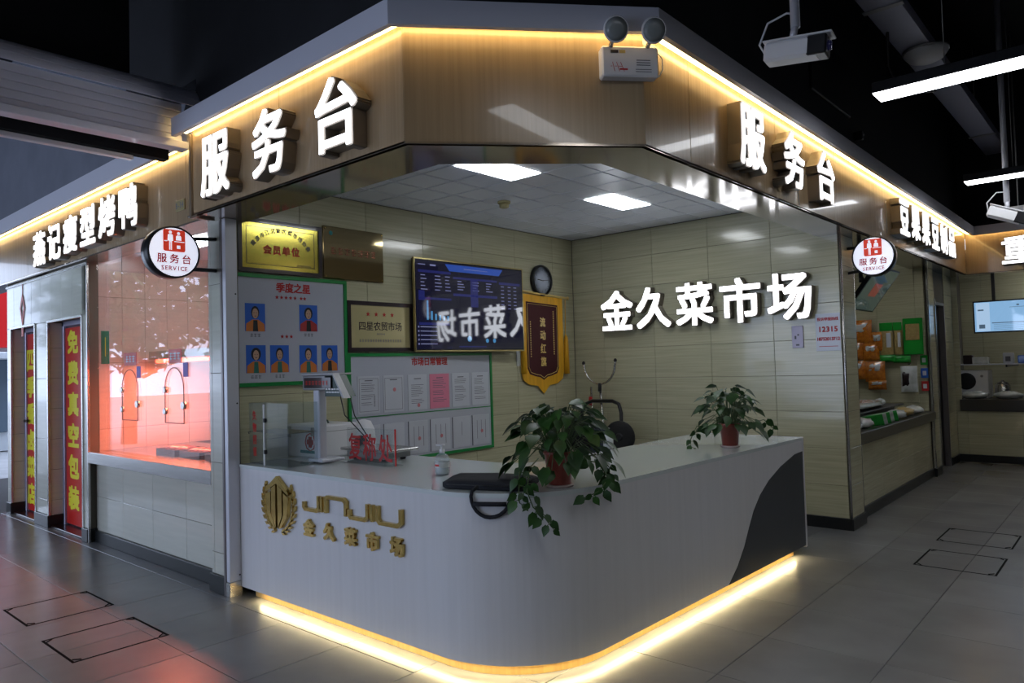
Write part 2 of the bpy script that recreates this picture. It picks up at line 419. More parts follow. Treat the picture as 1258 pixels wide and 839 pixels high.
# ================================================================== SETTING
floor = struct('floor', B(-13.4, 5, -6, 16, -.1, -.008), m_floorbase)
tiles = []
def floor_tiles():
    out = []
    for xi in range(-14, 9):
        xa = -1.03+xi*.59-.59; xb = xa+.59
        ref = 1.80 if xb < -2.3 else 3.27
        for yi in range(-12, 24):
            ya = ref+yi*.59; yb = ya+.59
            cx, cy = (xa+xb)/2, (ya+yb)/2
            v = Vector((cx, cy, -1.5)); fwd = v.dot(F)
            if fwd < .8: continue
            px = 629+892*v.dot(r2)/fwd; py = 419-892*v.dot(u2)/fwd
            if px < -150 or px > 1420 or py > 1000: continue
            if cx < -5.0 and cy > 2.75: continue
            if cy > 12.2 or cx < -12.5: continue
            out.append((v.length, cx, cy))
    return sorted(out)
ft = floor_tiles()
me_ft = tile_mesh(.59, .59, .008, m_floor, '+z', 'floor_tile')
for d, cx, cy in ft[:290]: inst('floor_tile', me_ft, floor, (cx, cy, -.008))
rest = MB()
for d, cx, cy in ft[290:]: rest.bbox(cx-.2938, cx+.2938, cy-.2938, cy+.2938, -.008, 0, .002)
if rest.v: o = part('far_floor_tiles', rest, m_floor, floor); o['kind'] = 'stuff'

struct('ceiling', B(-14, 5, -6, 16, 5.2, 5.3), m_ceil)
struct('wall_right', B(5, 5.1, -6, 16, -.1, 5.3), m_dark)
struct('wall_near', B(-14, 5, -6.1, -6, 3.3, 5.3).box(-2.8, 5, -6.1, -6, -.1, 3.3).box(-14, -12.6, -6.1, -6, -.1, 3.3), m_dark)  # gap under the header is the added daylight opening
struct('wall_street', B(-13.5, -13.3, -6, 16, 3.35, 5.2).box(-13.5, -13.3, 12, 16, -.1, 3.35).box(-13.5, -13.3, -6, -5.6, -.1, 3.35), m_dark)

# service booth: left wall (with the TV) and back wall (with the letters)
wl = struct('wall_left', B(-4.97, -4.878, 2.52, 6.75, 0, 3.1), m_grout, (-4.9, 4.6, 0))
tile_field(wl, '+x', -4.878, 2.52, 6.635, 0, 2.9, 3.753, 1.02, .63, .32)
wb = struct('wall_back', B(-4.97, -2.03, 6.648, 6.75, 0, 3.1), m_grout, (-3.4, 6.7, 0))
tile_field(wb, '-y', 6.648, -4.87, -2.0, .1, 2.9, -3.845, 1.02, .625, .32)
struct('baseboard_back', BB(-4.87, -1.985, 6.628, 6.648, 0, .10, .002), m_base)
# pilaster and bean stall on the right
wr = struct('wall_side', B(-2.06, -1.988, 6.66, 7.02, 0, 3.1).box(-2.16, -2.058, 7.02, 9.98, 0, .70).box(-2.16, -2.058, 9.98, 10.12, 0, .70).box(-2.08, -2.02, 10.15, 10.42, 0, 3.1).box(-2.16, -2.058, 10.42, 11.24, 2.18, 3.1).box(-2.16, -2.058, 11.24, 11.75, 0, 3.1), m_grout, (-2.05, 9, 0))
tile_field(wr, '+x', -1.988, 6.66, 7.0, .1, 2.57, 6.0, 1.02, .6, .32)
tile_field(wr, '+x', -2.058, 7.02, 10.12, .1, .70, 7.3, 1.02-.32*4, .63, .32)
tile_field(wr, '+x', -2.02, 10.15, 10.42, .1, 2.57, 9, 1.02, 2, .32)
tile_field(wr, '+x', -2.058, 11.24, 11.75, .1, 2.57, 9, 1.02, 2, .32)
struct('baseboard_side', BB(-2.0, -1.965, 6.63, 7.02, 0, .10, .003).bbox(-2.06, -2.035, 7.02, 10.10, 0, .1, .003).bbox(-2.03, -2.0, 10.10, 10.42, 0, .1, .003).bbox(-2.06, -2.035, 11.24, 11.72, 0, .1, .003), m_base)
for k, (x, y) in enumerate(((-1.983, 6.642), (-1.99, 7.005))):
    struct('trim_corner', MB().tube([(x, y, 0 if k == 0 else .1), (x, y, 2.57)], .011, 8), m_steel)
struct('trim_post', BB(-2.035, -2.01, 10.10, 10.15, .1, 2.57, .003).bbox(-2.03, -2.0, 10.41, 10.44, .1, 2.2, .003), m_steel)
# dark doorway of the bean stall
d = struct('door_1', BB(-2.15, -2.12, 10.44, 11.24, 0, 2.18, .004), m_rubber, (-2.13, 10.8, 0))
part('door_frame', BB(-2.12, -2.05, 11.20, 11.24, 0, 2.18, .004).bbox(-2.12, -2.05, 10.44, 11.24, 2.14, 2.18, .004), m_aludark, d)
# bean stall interior
struct('wall_inner', B(-3.6, -2.06, 10.1, 10.15, 0, 3.1).box(-3.66, -3.6, 6.75, 10.15, 0, 3.1), m_tile)
wi = [o for o in bpy.data.objects if o.name == 'wall_inner'][0]
tile_field(wi, '-y', 10.1, -3.6, -2.16, .9, 2.9, -2.6, 1.02, .62, .32)
struct('ceiling_stall', B(-3.66, -2.06, 6.75, 10.15, 2.9, 2.95), m_ctile)
# far stall
wf = struct('wall_far', B(-2.16, 3, 11.758, 11.86, 0, .70).box(-2.16, -2.06, 11.758, 11.86, .7, 3.2).box(1.3, 1.5, 11.758, 11.86, .7, 3.2), m_grout, (-.5, 11.8, 0))
tile_field(wf, '-y', 11.758, -2.05, 3, .1, .70, -1.3, 1.02-.96, .62, .32)
tile_field(wf, '-y', 11.758, -2.06, -1.98, .7, 2.57, -3, 1.02, .62, .32)
struct('baseboard_far', BB(-2.05, 3, 11.728, 11.75, 0, .1, .003), m_base)
wf2 = struct('wall_rear', B(-2.2, 3, 13.3, 13.4, 0, 3.1).box(-2.26, -2.2, 11.86, 13.4, 0, 3.1), m_grout)
tile_field(wf2, '-y', 13.3, -2.2, 1.2, .7, 2.9, -1.3, 1.02, .62, .32)
struct('ceiling_rear', B(-2.26, 3, 11.86, 13.4, 2.9, 2.95), m_ctile)
struct('trim_sill_far', BB(-2.0, 3, 11.70, 12.3, .70, .86, .004), mat('dark_stone', (.05, .045, .04), .3))

# hall walls above the fascias
struct('wall_upper', B(-4.9, -2.62, 2.34, 2.44, 3.1, 5.2).box(-6.1, -4.9, 2.34, 2.44, 3.56, 5.2).box(-2.0, -1.92, 3.2, 12, 3.1, 5.2), m_dark)
t_ = MB(); t_.add([(-2.62, 2.34, 3.1), (-1.92, 3.2, 3.1), (-1.92, 3.2, 5.2), (-2.62, 2.34, 5.2), (-2.70, 2.44, 3.1), (-2.0, 3.26, 3.1), (-2.0, 3.26, 5.2), (-2.70, 2.44, 5.2)], [(0, 1, 2, 3), (7, 6, 5, 4), (0, 4, 5, 1), (3, 2, 6, 7)])
struct('wall_upper_chamfer', t_, m_dark)
struct('wall_upper_far', B(-2.0, 4, 11.75, 11.85, 3.1, 5.2), m_dark)
struct('wall_upper_left', B(-13.3, -4.9, 2.5, 2.6, 3.0, 5.2), m_upleft)
struct('trim_duct_cover', BB(-1.93, -1.90, 5.85, 6.85, 3.62, 4.1, .01), mat('access_panel', (.004, .004, .005), .5))

# ---------------- service booth fascia: wood panels, soffit, grey border, LED
Lx0, Lx1, Ly = -4.775, -2.61, 2.25
Rx, Ry0, Ry1 = -1.83, 3.14, 11.6
nch = Vector((Ry0-Ly, -(Rx-Lx1), 0)).normalized(); tch = Vector((Rx-Lx1, Ry0-Ly, 0)).normalized()
fas = struct('trim_fascia', B(Lx0, Lx1, Ly+.03, Ly+.05, 2.58, 3.18), m_dark, (-3, 2.3, 2.57))
def wpanel(p0, p1, nrm, z0=2.57, z1=3.17, th=.03):
    p0, p1, nrm = Vector(p0), Vector(p1), Vector(nrm); e = (p1-p0).normalized()*.0012
    a, b = p0+e, p1-e; mb = MB(); L = (b-a).length; t = (b-a).normalized()
    T = Matrix((t, -nrm, Vector((0, 0, 1)))).transposed().to_4x4(); T.translation = a
    mb.bbox(0, L, 0, th, z0, z1, .002, T); return part('wood_panel', mb, m_wood, fas)
wpanel((Lx0, Ly, 0), (-3.70, Ly, 0), (0, -1, 0)); wpanel((-3.70, Ly, 0), (Lx1, Ly, 0), (0, -1, 0))
wpanel((Lx1, Ly, 0), (Rx, Ry0, 0), nch)
ys = [Ry0, 3.62, 4.84, 6.06, 7.2, 8.42, 9.64, 10.86, 11.6]
for a, b in zip(ys, ys[1:]): wpanel((Rx, a, 0), (Rx, b, 0), (1, 0, 0))
xs = [-1.83, -.61, .61, 1.83, 3.0]
for a, b in zip(xs, xs[1:]): wpanel((a, Ry1, 0), (b, Ry1, 0), (0, -1, 0))
# soffit ring (outer edge = fascia, inner edge set back), as folded sheets
Sx, Sy = -2.15, 2.60; zs = 2.57
def soff(pts, name='soffit_sheet'):
    mb = MB(); n = len(pts); mb.add([(x, y, zs) for x, y in pts]+[(x, y, zs+.012) for x, y in pts], [list(range(n))[::-1], list(range(n, 2*n))]+[[i, (i+1) % n, n+(i+1) % n, n+i] for i in range(n)])
    # make the lower face look down
    return part(name, mb, m_soffit, fas)
soff([(-4.86, Ly), (Lx1, Ly), (-2.77, Sy), (-4.86, Sy)])
soff([(Lx1, Ly), (Rx, Ry0), (Sx, 3.24), (-2.77, Sy)])
soff([(Rx, Ry0), (Rx, 4.30), (Sx, 4.30), (Sx, 3.24)]); soff([(Rx, 4.303), (Rx, 6.64), (Sx, 6.64), (Sx, 4.303)])
soff([(Rx, 6.64), (Rx, 9.0), (-2.2, 9.0), (-2.2, 6.64)]); soff([(Rx, 9.003), (Rx, 11.6), (-2.2, 11.75), (-2.2, 9.003)])
soff([(Rx, 11.6), (3, 11.6), (3, 11.9), (-2.2, 11.9), (-2.2, 11.75)])
part('soffit_return', B(-4.86, -2.77, Sy, Sy+.012, zs, 2.93).box(Sx-.012, Sx, 3.24, 6.64, zs, 2.93), m_soffit, fas)
mbs = MB(); mbs.add([(-2.77, Sy, zs), (Sx, 3.24, zs), (Sx, 3.24, 2.93), (-2.77, Sy, 2.93)], [(0, 1, 2, 3)]); part('soffit_return', mbs, m_soffit, fas)
# border: folded grey strip in front of the wood top
def border(name, path, z0, z1, out, th, m, closed_ends=True):
    """path of outer points with per-point inward direction"""
    mb = MB(); n = len(path)
    P = [Vector((x, y, 0)) for x, y, *_ in path]; I = [Vector((ix, iy, 0)) for _, _, ix, iy in path]
    sec = [(0, z0), (0, z1), (out, z1), (out, z1-.02), (th, z1-.02), (th, z0)]
    vs = [P[i]+I[i]*a+Vector((0, 0, z)) for i in range(n) for a, z in sec]; k = len(sec); fs = []
    for i in range(n-1):
        for j in range(k): fs.append([i*k+j, i*k+(j+1) % k, (i+1)*k+(j+1) % k, (i+1)*k+j][::-1])
    fs += [list(range(k)), list(range((n-1)*k, n*k))[::-1]]
    return mb.add(vs, fs)
q = math.tan(PI/8)
bo = .13
def bpath(o):   # offset path in front of the fascia by o
    return [(-4.80, Ly-o, 0, 1), (Lx1+o*.42, Ly-o, -.42, 1), (Rx+o, Ry0-o*.42, -1, .42), (Rx+o, Ry1-o, -1, 1), (3.0, Ry1-o, 0, 1)]
bd = struct('trim_border', border('b', bpath(bo), 3.085, 3.205, bo+.1, .03, m_border), m_border, (-3, 2.2, 3.1))
def ledstrip(pts, z, m, parent, wd=.018, h=.012, name='led_strip'):
    mb = MB()
    for (a, b) in zip(pts, pts[1:]):
        a, b = Vector((*a, z)), Vector((*b, z)); t = (b-a).normalized(); s_ = Vector((-t.y, t.x, 0))
        T = Matrix((t, s_, Vector((0, 0, 1)))).transposed().to_4x4(); T.translation = a
        mb.box(0, (b-a).length, -wd/2, wd/2, 0, h, T)
    return part(name, mb, m, parent)
lp = bpath(.035)
ledstrip([(p[0], p[1]) for p in lp], 3.125, m_led, bd)

# ---------------- left stall fascia
f2 = struct('trim_fascia_stall', B(-12.6, -4.80, 2.42, 2.44, 2.6, 3.2), m_dark, (-8, 2.4, 2.6))
fas_keep = fas; fas = f2
xl = [-12.5, -11.28, -10.06, -8.84, -7.62, -6.4, -5.18, -4.80]
for a, b in zip(xl, xl[1:]): wpanel((a, 2.39, 0), (b, 2.39, 0), (0, -1, 0), 2.6, 3.16)
part('soffit_sheet', B(-12.5, -4.8, 2.39, 2.62, 2.588, 2.6), m_soffit, f2)
b2 = struct('trim_border_stall', border('b', [(-12.6, 2.27, 0, 1), (-4.9, 2.27, 0, 1)], 3.10, 3.25, .25, .03, m_border), m_border, (-8, 2.3, 3.1))
ledstrip([(-12.5, 2.355), (-4.9, 2.355)], 3.13, m_led, b2)
fas = fas_keep
part('end_trim', BB(-4.80, -4.775, 2.235, 2.40, 2.555, 3.12, .003).bbox(-4.80, -4.70, 2.235, 2.26, 2.55, 2.565, .003), m_seam, fas)

# ---------------- booth ceiling
bc = struct('ceiling_booth', MB().prism([(-4.87, 2.3), (-2.72, 2.3), (-1.95, 3.2), (-1.95, 6.64), (-4.87, 6.64)], (0, 0, 0), (1, 0, 0), (0, 1, 0), (0, 0, 1), 2.912, 2.93), m_cgrid, (-3.4, 4.5, 2.9))
cx = [-3.88+.31*k for k in range(-3, 6)]; cy = [3.81+.31*k for k in range(-4, 9)]
X_ = [-4.87]+[c for c in cx if -4.85 < c < -2.2]+[-2.16]; Y_ = [2.62]+[c for c in cy if 2.7 < c < 6.6]+[6.63]
for i in range(len(X_)-1):
    for j in range(len(Y_)-1):
        a, b = (X_[i]+X_[i+1])/2, (Y_[j]+Y_[j+1])/2
        if -3.57 < a < -3.26 and (3.50 < b < 4.12 or 5.05 < b < 5.67): continue
        if (Y_[j]-2.60)-(X_[i+1]+2.77)*1.03 < -.12: continue
        me = tile_mesh(X_[i+1]-X_[i]-.010, Y_[j+1]-Y_[j]-.010, .01, m_ctile, '-z', 'ceiling_tile')
        inst('ceiling_tile', me, bc, (a, b, 2.912))
for y0, lab in ((3.50, 'recessed rectangular ceiling light panel nearer the booth front'), (5.05, 'recessed rectangular ceiling light panel nearer the back corner of the booth')):
    t = thing('ceiling_light', lab, 'light', (-3.415, y0+.31, 2.9), 'ceiling lights in the booth')
    part('frame', BB(-3.568, -3.262, y0+.003, y0+.617, 2.902, 2.911, .002), m_plasticw, t)
    part('diffuser', BB(-3.558, -3.272, y0+.012, y0+.608, 2.896, 2.902, .001), m_panel, t)
t = thing('smoke_detector', 'small round beige smoke detector on the booth ceiling', 'detector', (-4.07, 4.60, 2.9))
part('base', MB().lathe([(.055, 0), (.055, -.015), (.05, -.02)], (-4.07, 4.6, 2.902), n=20), m_brasspale, t)
part('sensor_head', MB().lathe([(.042, -.02), (.04, -.05), (.03, -.055)], (-4.07, 4.6, 2.902), n=20), m_brasspale, t)
# booth trims
struct('trim_column', BB(-4.745, -4.70, 2.43, 2.515, 0.1, 2.567, .003), m_alu)
struct('trim_column_foot', BB(-4.748, -4.697, 2.427, 2.517, 0, .10, .003), m_steel)
struct('trim_column_edge', BB(-4.775, -4.747, 2.425, 2.5, 0, 2.567, .003), m_aludark)
for z in (2.05, 1.30, .14): struct('trim_screw', MB().lathe([(.006, 0), (.005, .003)], (-4.70, 2.50, z), (1, 0, 0), 8), m_plasticb)

# ================================================================== LEFT STALL FRONT
wfr = struct('wall_front', B(-4.99, -4.775, 2.458, 2.56, 0, 2.6).box(-7.38, -4.99, 2.538, 2.6, 0, .72).box(-7.44, -7.38, 2.468, 3.9, 0, 2.6)
    .box(-7.49, -7.44, 2.468, 2.64, 0, 2.6).box(-8.86, -8.46, 2.468, 2.64, 0, 2.6).box(-9.87, -9.72, 2.468, 2.64, 0, 2.6).box(-9.72, -7.49, 2.468, 2.64, 2.09, 2.6), m_grout, (-7.4, 2.5, 0))
tile_field(wfr, '-y', 2.458, -4.99, -4.775, .12, 2.59, -7.35, .27, .6, .62, m_tile_grey)
tile_field(wfr, '-y', 2.538, -7.37, -4.99, .1, .72, -7.35, .41, .6, .31, m_tile_grey)
tile_field(wfr, '-y', 2.468, -7.49, -7.35, .12, 2.57, -9, .27, .6, .62, m_tile_grey)
tile_field(wfr, '-y', 2.468, -8.86, -8.46, .12, 2.09, -9.5, .27, .6, .62, m_tile_grey)
tile_field(wfr, '-y', 2.468, -9.87, -9.72, .12, 2.09, -9, .27, 2, .62, m_tile_grey)
tile_field(wfr, '-y', 2.468, -9.87, -7.35, 2.09, 2.57, -9.3, 3.2, .31, 1.6, m_tile_grey)
tile_field(wfr, '+x', -7.38, 2.56, 3.9, .82, 2.7, 2.56, 1.02, .21, .62, m_salmon)
for x in (-8.46, -9.72):
    tile_field(wfr, '+x', x, 2.47, 2.60, .12, 2.08, 2.2, .27, .6, .31, m_salmon)
struct('baseboard_front', BB(-7.37, -4.99, 2.505, 2.53, 0, .1, .003).bbox(-4.995, -4.77, 2.43, 2.45, 0, .12, .003).bbox(-7.49, -7.352, 2.44, 2.46, 0, .12, .003)
    .bbox(-8.87, -8.45, 2.44, 2.46, 0, .12, .003).bbox(-9.87, -9.71, 2.44, 2.46, 0, .12, .003).bbox(-8.46, -8.44, 2.44, 2.60, 0, .12, .003).bbox(-9.72, -9.70, 2.44, 2.6, 0, .12, .003).bbox(-7.38, -7.35, 2.45, 2.53, 0, .12, .003), m_base)
for k, x in enumerate((-7.352, -7.488, -8.455, -8.862, -9.715)):
    struct('trim_edge', BB(x-.012, x+.012, 2.448, 2.47, .0, 2.09 if k else 2.57, .002), m_steel)
struct('trim_header', BB(-8.46, -7.49, 2.445, 2.47, 2.075, 2.10, .002).bbox(-9.72, -8.86, 2.445, 2.47, 2.075, 2.10, .002).bbox(-9.87, -7.35, 2.445, 2.465, 2.55, 2.575, .002), m_steel)
struct('trim_glass_post', BB(-5.02, -4.99, 2.535, 2.56, .82, 2.6, .003), m_steel)
# doors with couplets
for k, (x0, x1, s, xc, lab) in enumerate(((-8.46, -7.49, '免费真空包装', -8.19, 'red banner with six yellow characters on the stall door beside the roast window'),
                                           (-9.72, -8.86, '四季香卤菜店', -9.54, 'narrow red banner with yellow characters on the far left stall door'))):
    dr = struct('door_%d' % (k+2), BB(x0+.05, x1-.03, 2.61, 2.635, .02, 2.04, .003), mat('door_panel', (.12, .08, .1), .15, coat=.5), ((x0+x1)/2, 2.6, 0))
    part('door_frame', BB(x0, x0+.05, 2.585, 2.64, 0, 2.09, .003).bbox(x1-.03, x1, 2.585, 2.64, 0, 2.09, .003).bbox(x0, x1, 2.585, 2.64, 2.04, 2.09, .003), mat('frame_violet_grey', (.42, .42, .55), .25, metal=.4), dr)
    part('threshold', BB(x0, x1, 2.47, 2.64, 0, .015, .003), m_darkwood, dr)
    if k: part('door_handle', BB(x0+.06, x0+.16, 2.56, 2.58, 1.02, 1.05, .004).bbox(x0+.06, x0+.09, 2.57, 2.61, 1.02, 1.05, .004), m_plasticb, dr)
    t = thing('couplet_banner', lab, 'banner', (xc, 2.6, .06))
    part('red_cloth', BB(x0+.055, x1-.2 if k else x1-.35, 2.603, 2.609, .03, 2.02, .001), m_couplet, t)
    mb = MB(); n = len(s)
    for i, ch in enumerate(s):
        zc = (1.875-i*.315) if k == 0 else (1.72-i*.30)
        g = glyph_fit(ch, .28 if k == 0 else .26, .22); put_fill(mb, g, (xc, 2.603, zc), (1, 0, 0), (0, 0, 1), (0, -1, 0), .001, .012)
    part('lettering', mb, m_coupyel, t)
t = thing('diamond_charm', 'pale red diamond paper charm hanging on the tiles over the doors', 'decoration', (-9.25, 2.45, 2.2))
dm = MB()
for (s0, s1) in ((1, .55),):
    P0 = [(0, .16), (.085, 0), (0, -.2), (-.085, 0)]; P1 = [(x*s1, z*s1) for x, z in P0]
    vs = [(-9.28+x, 2.452, 2.29+z) for x, z in P0]+[(-9.28+x, 2.452, 2.29+z) for x, z in P1]+[(-9.28+x, 2.458, 2.29+z) for x, z in P0]+[(-9.28+x, 2.458, 2.29+z) for x, z in P1]
    dm.add(vs, [[i, (i+1) % 4, 4+(i+1) % 4, 4+i][::-1] for i in range(4)]+[[8+i, 8+(i+1) % 4, (i+1) % 4, i] for i in range(4)])
m_pink = mat('charm_red', (.85, .32, .3), .6)
part('knot', dm, m_pink, t); part('cord', MB().tube([(-9.28, 2.455, 2.55), (-9.28, 2.455, 2.45)], .004, 6).box(-9.31, -9.25, 2.452, 2.458, 1.98, 2.09), m_pink, t)

# roast stall window
sill = thing('serving_counter', 'long stainless steel serving counter under the roast stall window', 'counter', (-6.2, 2.6, .72))
part('counter_front', BB(-7.37, -4.992, 2.45, 2.47, .725, .825, .003), m_steel, sill)
part('counter_surface', BB(-7.37, -4.992, 2.47, 3.45, .80, .822, .003), m_steel, sill)
wn = struct('window_1', B(-7.36, -5.02, 2.545, 2.553, .825, 2.59), m_glass, (-6.2, 2.55, .8))
for x in (-6.78, -5.92):   # arched serving hatches in the glass
    a = [(-.0, .0), (.33, 0)]+[(.165+.165*math.cos(t), .27+.165*math.sin(t)) for t in np.linspace(0, PI, 12)]
    hm = MB(); pts = [(x+p, 2.54, 1.13+z) for p, z in a+[a[0]]]; hm.tube(pts, .004, 5)
    h = part('arched_hatch', hm, m_aludark, wn)
    part('hinge', MB().lathe([(.026, -.008), (.026, .012)], (x, 2.54, 1.22), (0, -1, 0), 12).lathe([(.026, -.008), (.026, .012)], (x, 2.54, 1.39), (0, -1, 0), 12), m_steel, h)
    part('latch', MB().lathe([(.03, -.008), (.03, .015)], (x+.33, 2.54, 1.27), (0, -1, 0), 12), m_steel, h)
for i, (x0, x1, z0, z1, m, s, lab) in enumerate(((-6.73, -6.47, 1.60, 1.71, m_redb, 'x', 'small red sticker with white characters on the stall glass, left one'), (-5.85, -5.63, 1.60, 1.71, m_redb, 'x', 'small red sticker with white characters on the stall glass, right one'),
        (-6.47, -6.39, 1.49, 1.59, m_purple, '', 'small purple tag under the left red sticker'), (-5.60, -5.52, 1.49, 1.60, m_purple, '', 'small purple tag under the right red sticker'))):
    t = thing('sticker', lab, 'sticker', ((x0+x1)/2, 2.54, z0))
    part('sheet', B(x0, x1, 2.541, 2.544, z0, z1), m, t)
    if s: part('print', strokes(MB(), ((x0+x1)/2, 2.541, (z0+z1)/2), (1, 0, 0), (0, 0, 1), (0, -1, 0), 3, .06, seed=i), m_paper, t)
t = thing('notice_plate', 'narrow green notice plate on the inner side tiles of the roast stall', 'sign', (-7.36, 2.62, 1.6))
part('plate', BB(-7.372, -7.364, 2.58, 2.65, 1.63, 1.94, .001), mat('plate_green', (.01, .2, .12), .4), t)
part('print', MB().box(-7.364, -7.362, 2.612, 2.617, 1.70, 1.88), m_coupyel, t)
struct('wall_stall_rear', B(-7.38, -4.97, 3.9, 3.95, 0, 2.8), m_salmon)
struct('ceiling_roast', B(-7.38, -4.97, 2.62, 3.95, 2.7, 2.75), m_ctile)
t = thing('ceiling_lamp', 'square light panel on the ceiling inside the roast stall', 'light', (-6.4, 3.1, 2.68))
part('diffuser', BB(-6.7, -6.1, 2.85, 3.15, 2.68, 2.70, .003), m_panel, t)
t = thing('heat_lamp', 'glowing red heat lamp bar over the roast trays', 'lamp', (-6.2, 3.1, 1.72))
part('housing', BB(-7.3, -5.05, 2.98, 3.10, 1.66, 1.74, .006), m_steel, t)
part('red_tube', MB().tube([(-7.25, 3.04, 1.645), (-5.1, 3.04, 1.645)], .018, 8), m_roastred, t)
area_light('heat_glow', (-6.2, 3.04, 1.61), (0, 0, 0), 2.0, .1, 46, (1, .21, .10), parent=t)
for k, (x, y, lab) in enumerate(((-6.35, 2.72, 'left dark steel roast tray on the stall counter'), (-5.95, 2.74, 'second dark steel roast tray on the stall counter'), (-5.5, 2.74, 'right dark steel roast tray nearest the pillar'))):
    t = thing('roast_tray', lab, 'tray', (x, y+.12, .822), 'roast trays')
    part('pan', MB().box(x-.18, x+.18, y, y+.28, .822, .832).box(x-.18, x-.172, y, y+.28, .832, .875).box(x+.172, x+.18, y, y+.28, .832, .875).box(x-.18, x+.18, y, y+.008, .832, .875).box(x-.18, x+.18, y+.272, y+.28, .832, .875), m_trayst, t)
    for j in range(3):
        o = part('duck_piece', MB().blob((x-.1+j*.1, y+.14, .86), .045, .11, .035, 8, 6, .12, k*7+j), m_duck, t)

# shop letters above the left stall
zc = 2.815
bx = []
for i in range(6):
    f_ = i/5; x = -8.16+f_*(8.16-6.0); bx.append(((x, 2.39, 2.788+f_*.06), .345, .335))
channel_letters('stall_sign', 'white lit letters naming the roast stall above the left doors', '燕记瘦型烤鸭', bx, (1, 0, 0), (0, 0, 1), (0, -1, 0), .09, (-7, 2.39, 2.6), .008)
t = thing('number_plate', 'small beige number plate at the right end of the stall fascia', 'plate', (-5.2, 2.39, 2.7))
part('plate', BB(-5.33, -5.19, 2.378, 2.388, 2.70, 2.78, .003), m_brasspale, t)
part('print', text(MB(), 'B-34', (-5.26, 2.378, 2.74), (1, 0, 0), (0, 0, 1), (0, -1, 0), .05, bold=.02), m_ink, t)

# ---------------- roller shutter box, top left
sh = thing('roller_shutter', 'grey roller shutter housing with horizontal slats at the top left', 'shutter', (-4.9, .5, 3.02))
zz = 3.05
part('bottom_rail', BB(-4.90, -4.80, -4, 2.24, 3.02, 3.07, .004), m_shutter, sh)
for i in range(5):
    part('slat', BB(-4.885, -4.86, -4, 2.22, 3.073+i*.053, 3.073+i*.053+.050, .004), m_shutter, sh)
for i in range(5):
    a0 = i*.34
    c = (-5.0, 3.345); R_ = .155
    pts = [(c[0]+R_*math.cos(a), c[1]+R_*math.sin(a)) for a in (a0, a0+.11, a0+.22, a0+.325)]
    pin = [(c[0]+(R_-.012)*math.cos(a), c[1]+(R_-.012)*math.sin(a)) for a in (a0+.325, a0+.22, a0+.11, a0)]
    part('slat', MB().prism(pts+pin, (0, -4, 0), (1, 0, 0), (0, 0, 1), (0, 1, 0), 0, 6.36, False), m_shutter, sh)
part('roll_end', MB().lathe([(.13, 0), (.125, .01)], (-5.0, 2.355, 3.345), (0, 1, 0), 20), m_ceil, sh)
struct('trim_bulkhead', B(-5.3, -5.1, -5.9, 1.98, 3.52, 5.2).box(-5.10, -5.02, -5.9, 2.2, 2.99, 3.3), m_ceil)
struct('trim_rail', BB(-5.10, -5.05, -5, 1.98, 2.955, 2.985, .004), m_alu)

# ================================================================== SERVICE SIGNS ON THE FASCIA
def row(xs, y, z, w_, h_, axis='x'): return [(((x, y, z) if axis == 'x' else (y, x, z)), w_, h_) for x in xs]
channel_letters('fascia_sign', 'three big white lit characters on the left wood fascia', '服务台', row((-4.30, -3.67, -3.035), Ly, 2.807, .352, .375), (1, 0, 0), (0, 0, 1), (0, -1, 0), .09, (-3.6, Ly, 2.6), .006)
channel_letters('fascia_sign', 'three big white lit characters on the right wood fascia', '服务台', row((4.262, 4.95, 5.594), Rx, 2.836, .365, .37, 'y'), (0, 1, 0), (0, 0, 1), (1, 0, 0), .09, (Rx, 4.7, 2.6), .006)
channel_letters('fascia_sign', 'six white lit characters of the bean stall on the far right fascia', '豆果果豆制品', row([7.90+.458*i for i in range(6)], Rx, 2.845, .35, .34, 'y'), (0, 1, 0), (0, 0, 1), (1, 0, 0), .09, (Rx, 8.7, 2.6), .008)
channel_letters('fascia_sign', 'white lit character on the far fascia at the right edge', '重', [((-1.19, Ry1, 2.84), .42, .36)], (1, 0, 0), (0, 0, 1), (0, -1, 0), .13, (-1.19, Ry1, 2.6), .006)
channel_letters('wall_sign', 'five white lit characters on the back wall of the booth', '金久菜市场', row([-4.24, -3.80, -3.34, -2.87, -2.41], 6.64, 2.06, .395, .42), (1, 0, 0), (0, 0, 1), (0, -1, 0), .09, (-3.3, 6.64, 1.85), .008, face=m_letterw)
# thin cables hanging from the right letters
for (y, z) in ((5.15, 2.78), (7.45, 2.85)):
    t = part('sign_cable', MB().tube([(Rx+.01, y+.1, z+.12), (Rx+.05, y-.08, z+.06), (Rx+.06, y-.1, z-.08), (Rx+.02, y+.05, z-.2)], .003, 5), m_hook)
    tag(t, 'thin loose cable beside the %s letters on the right fascia' % ('service desk' if y < 6 else 'bean stall'), 'cable')

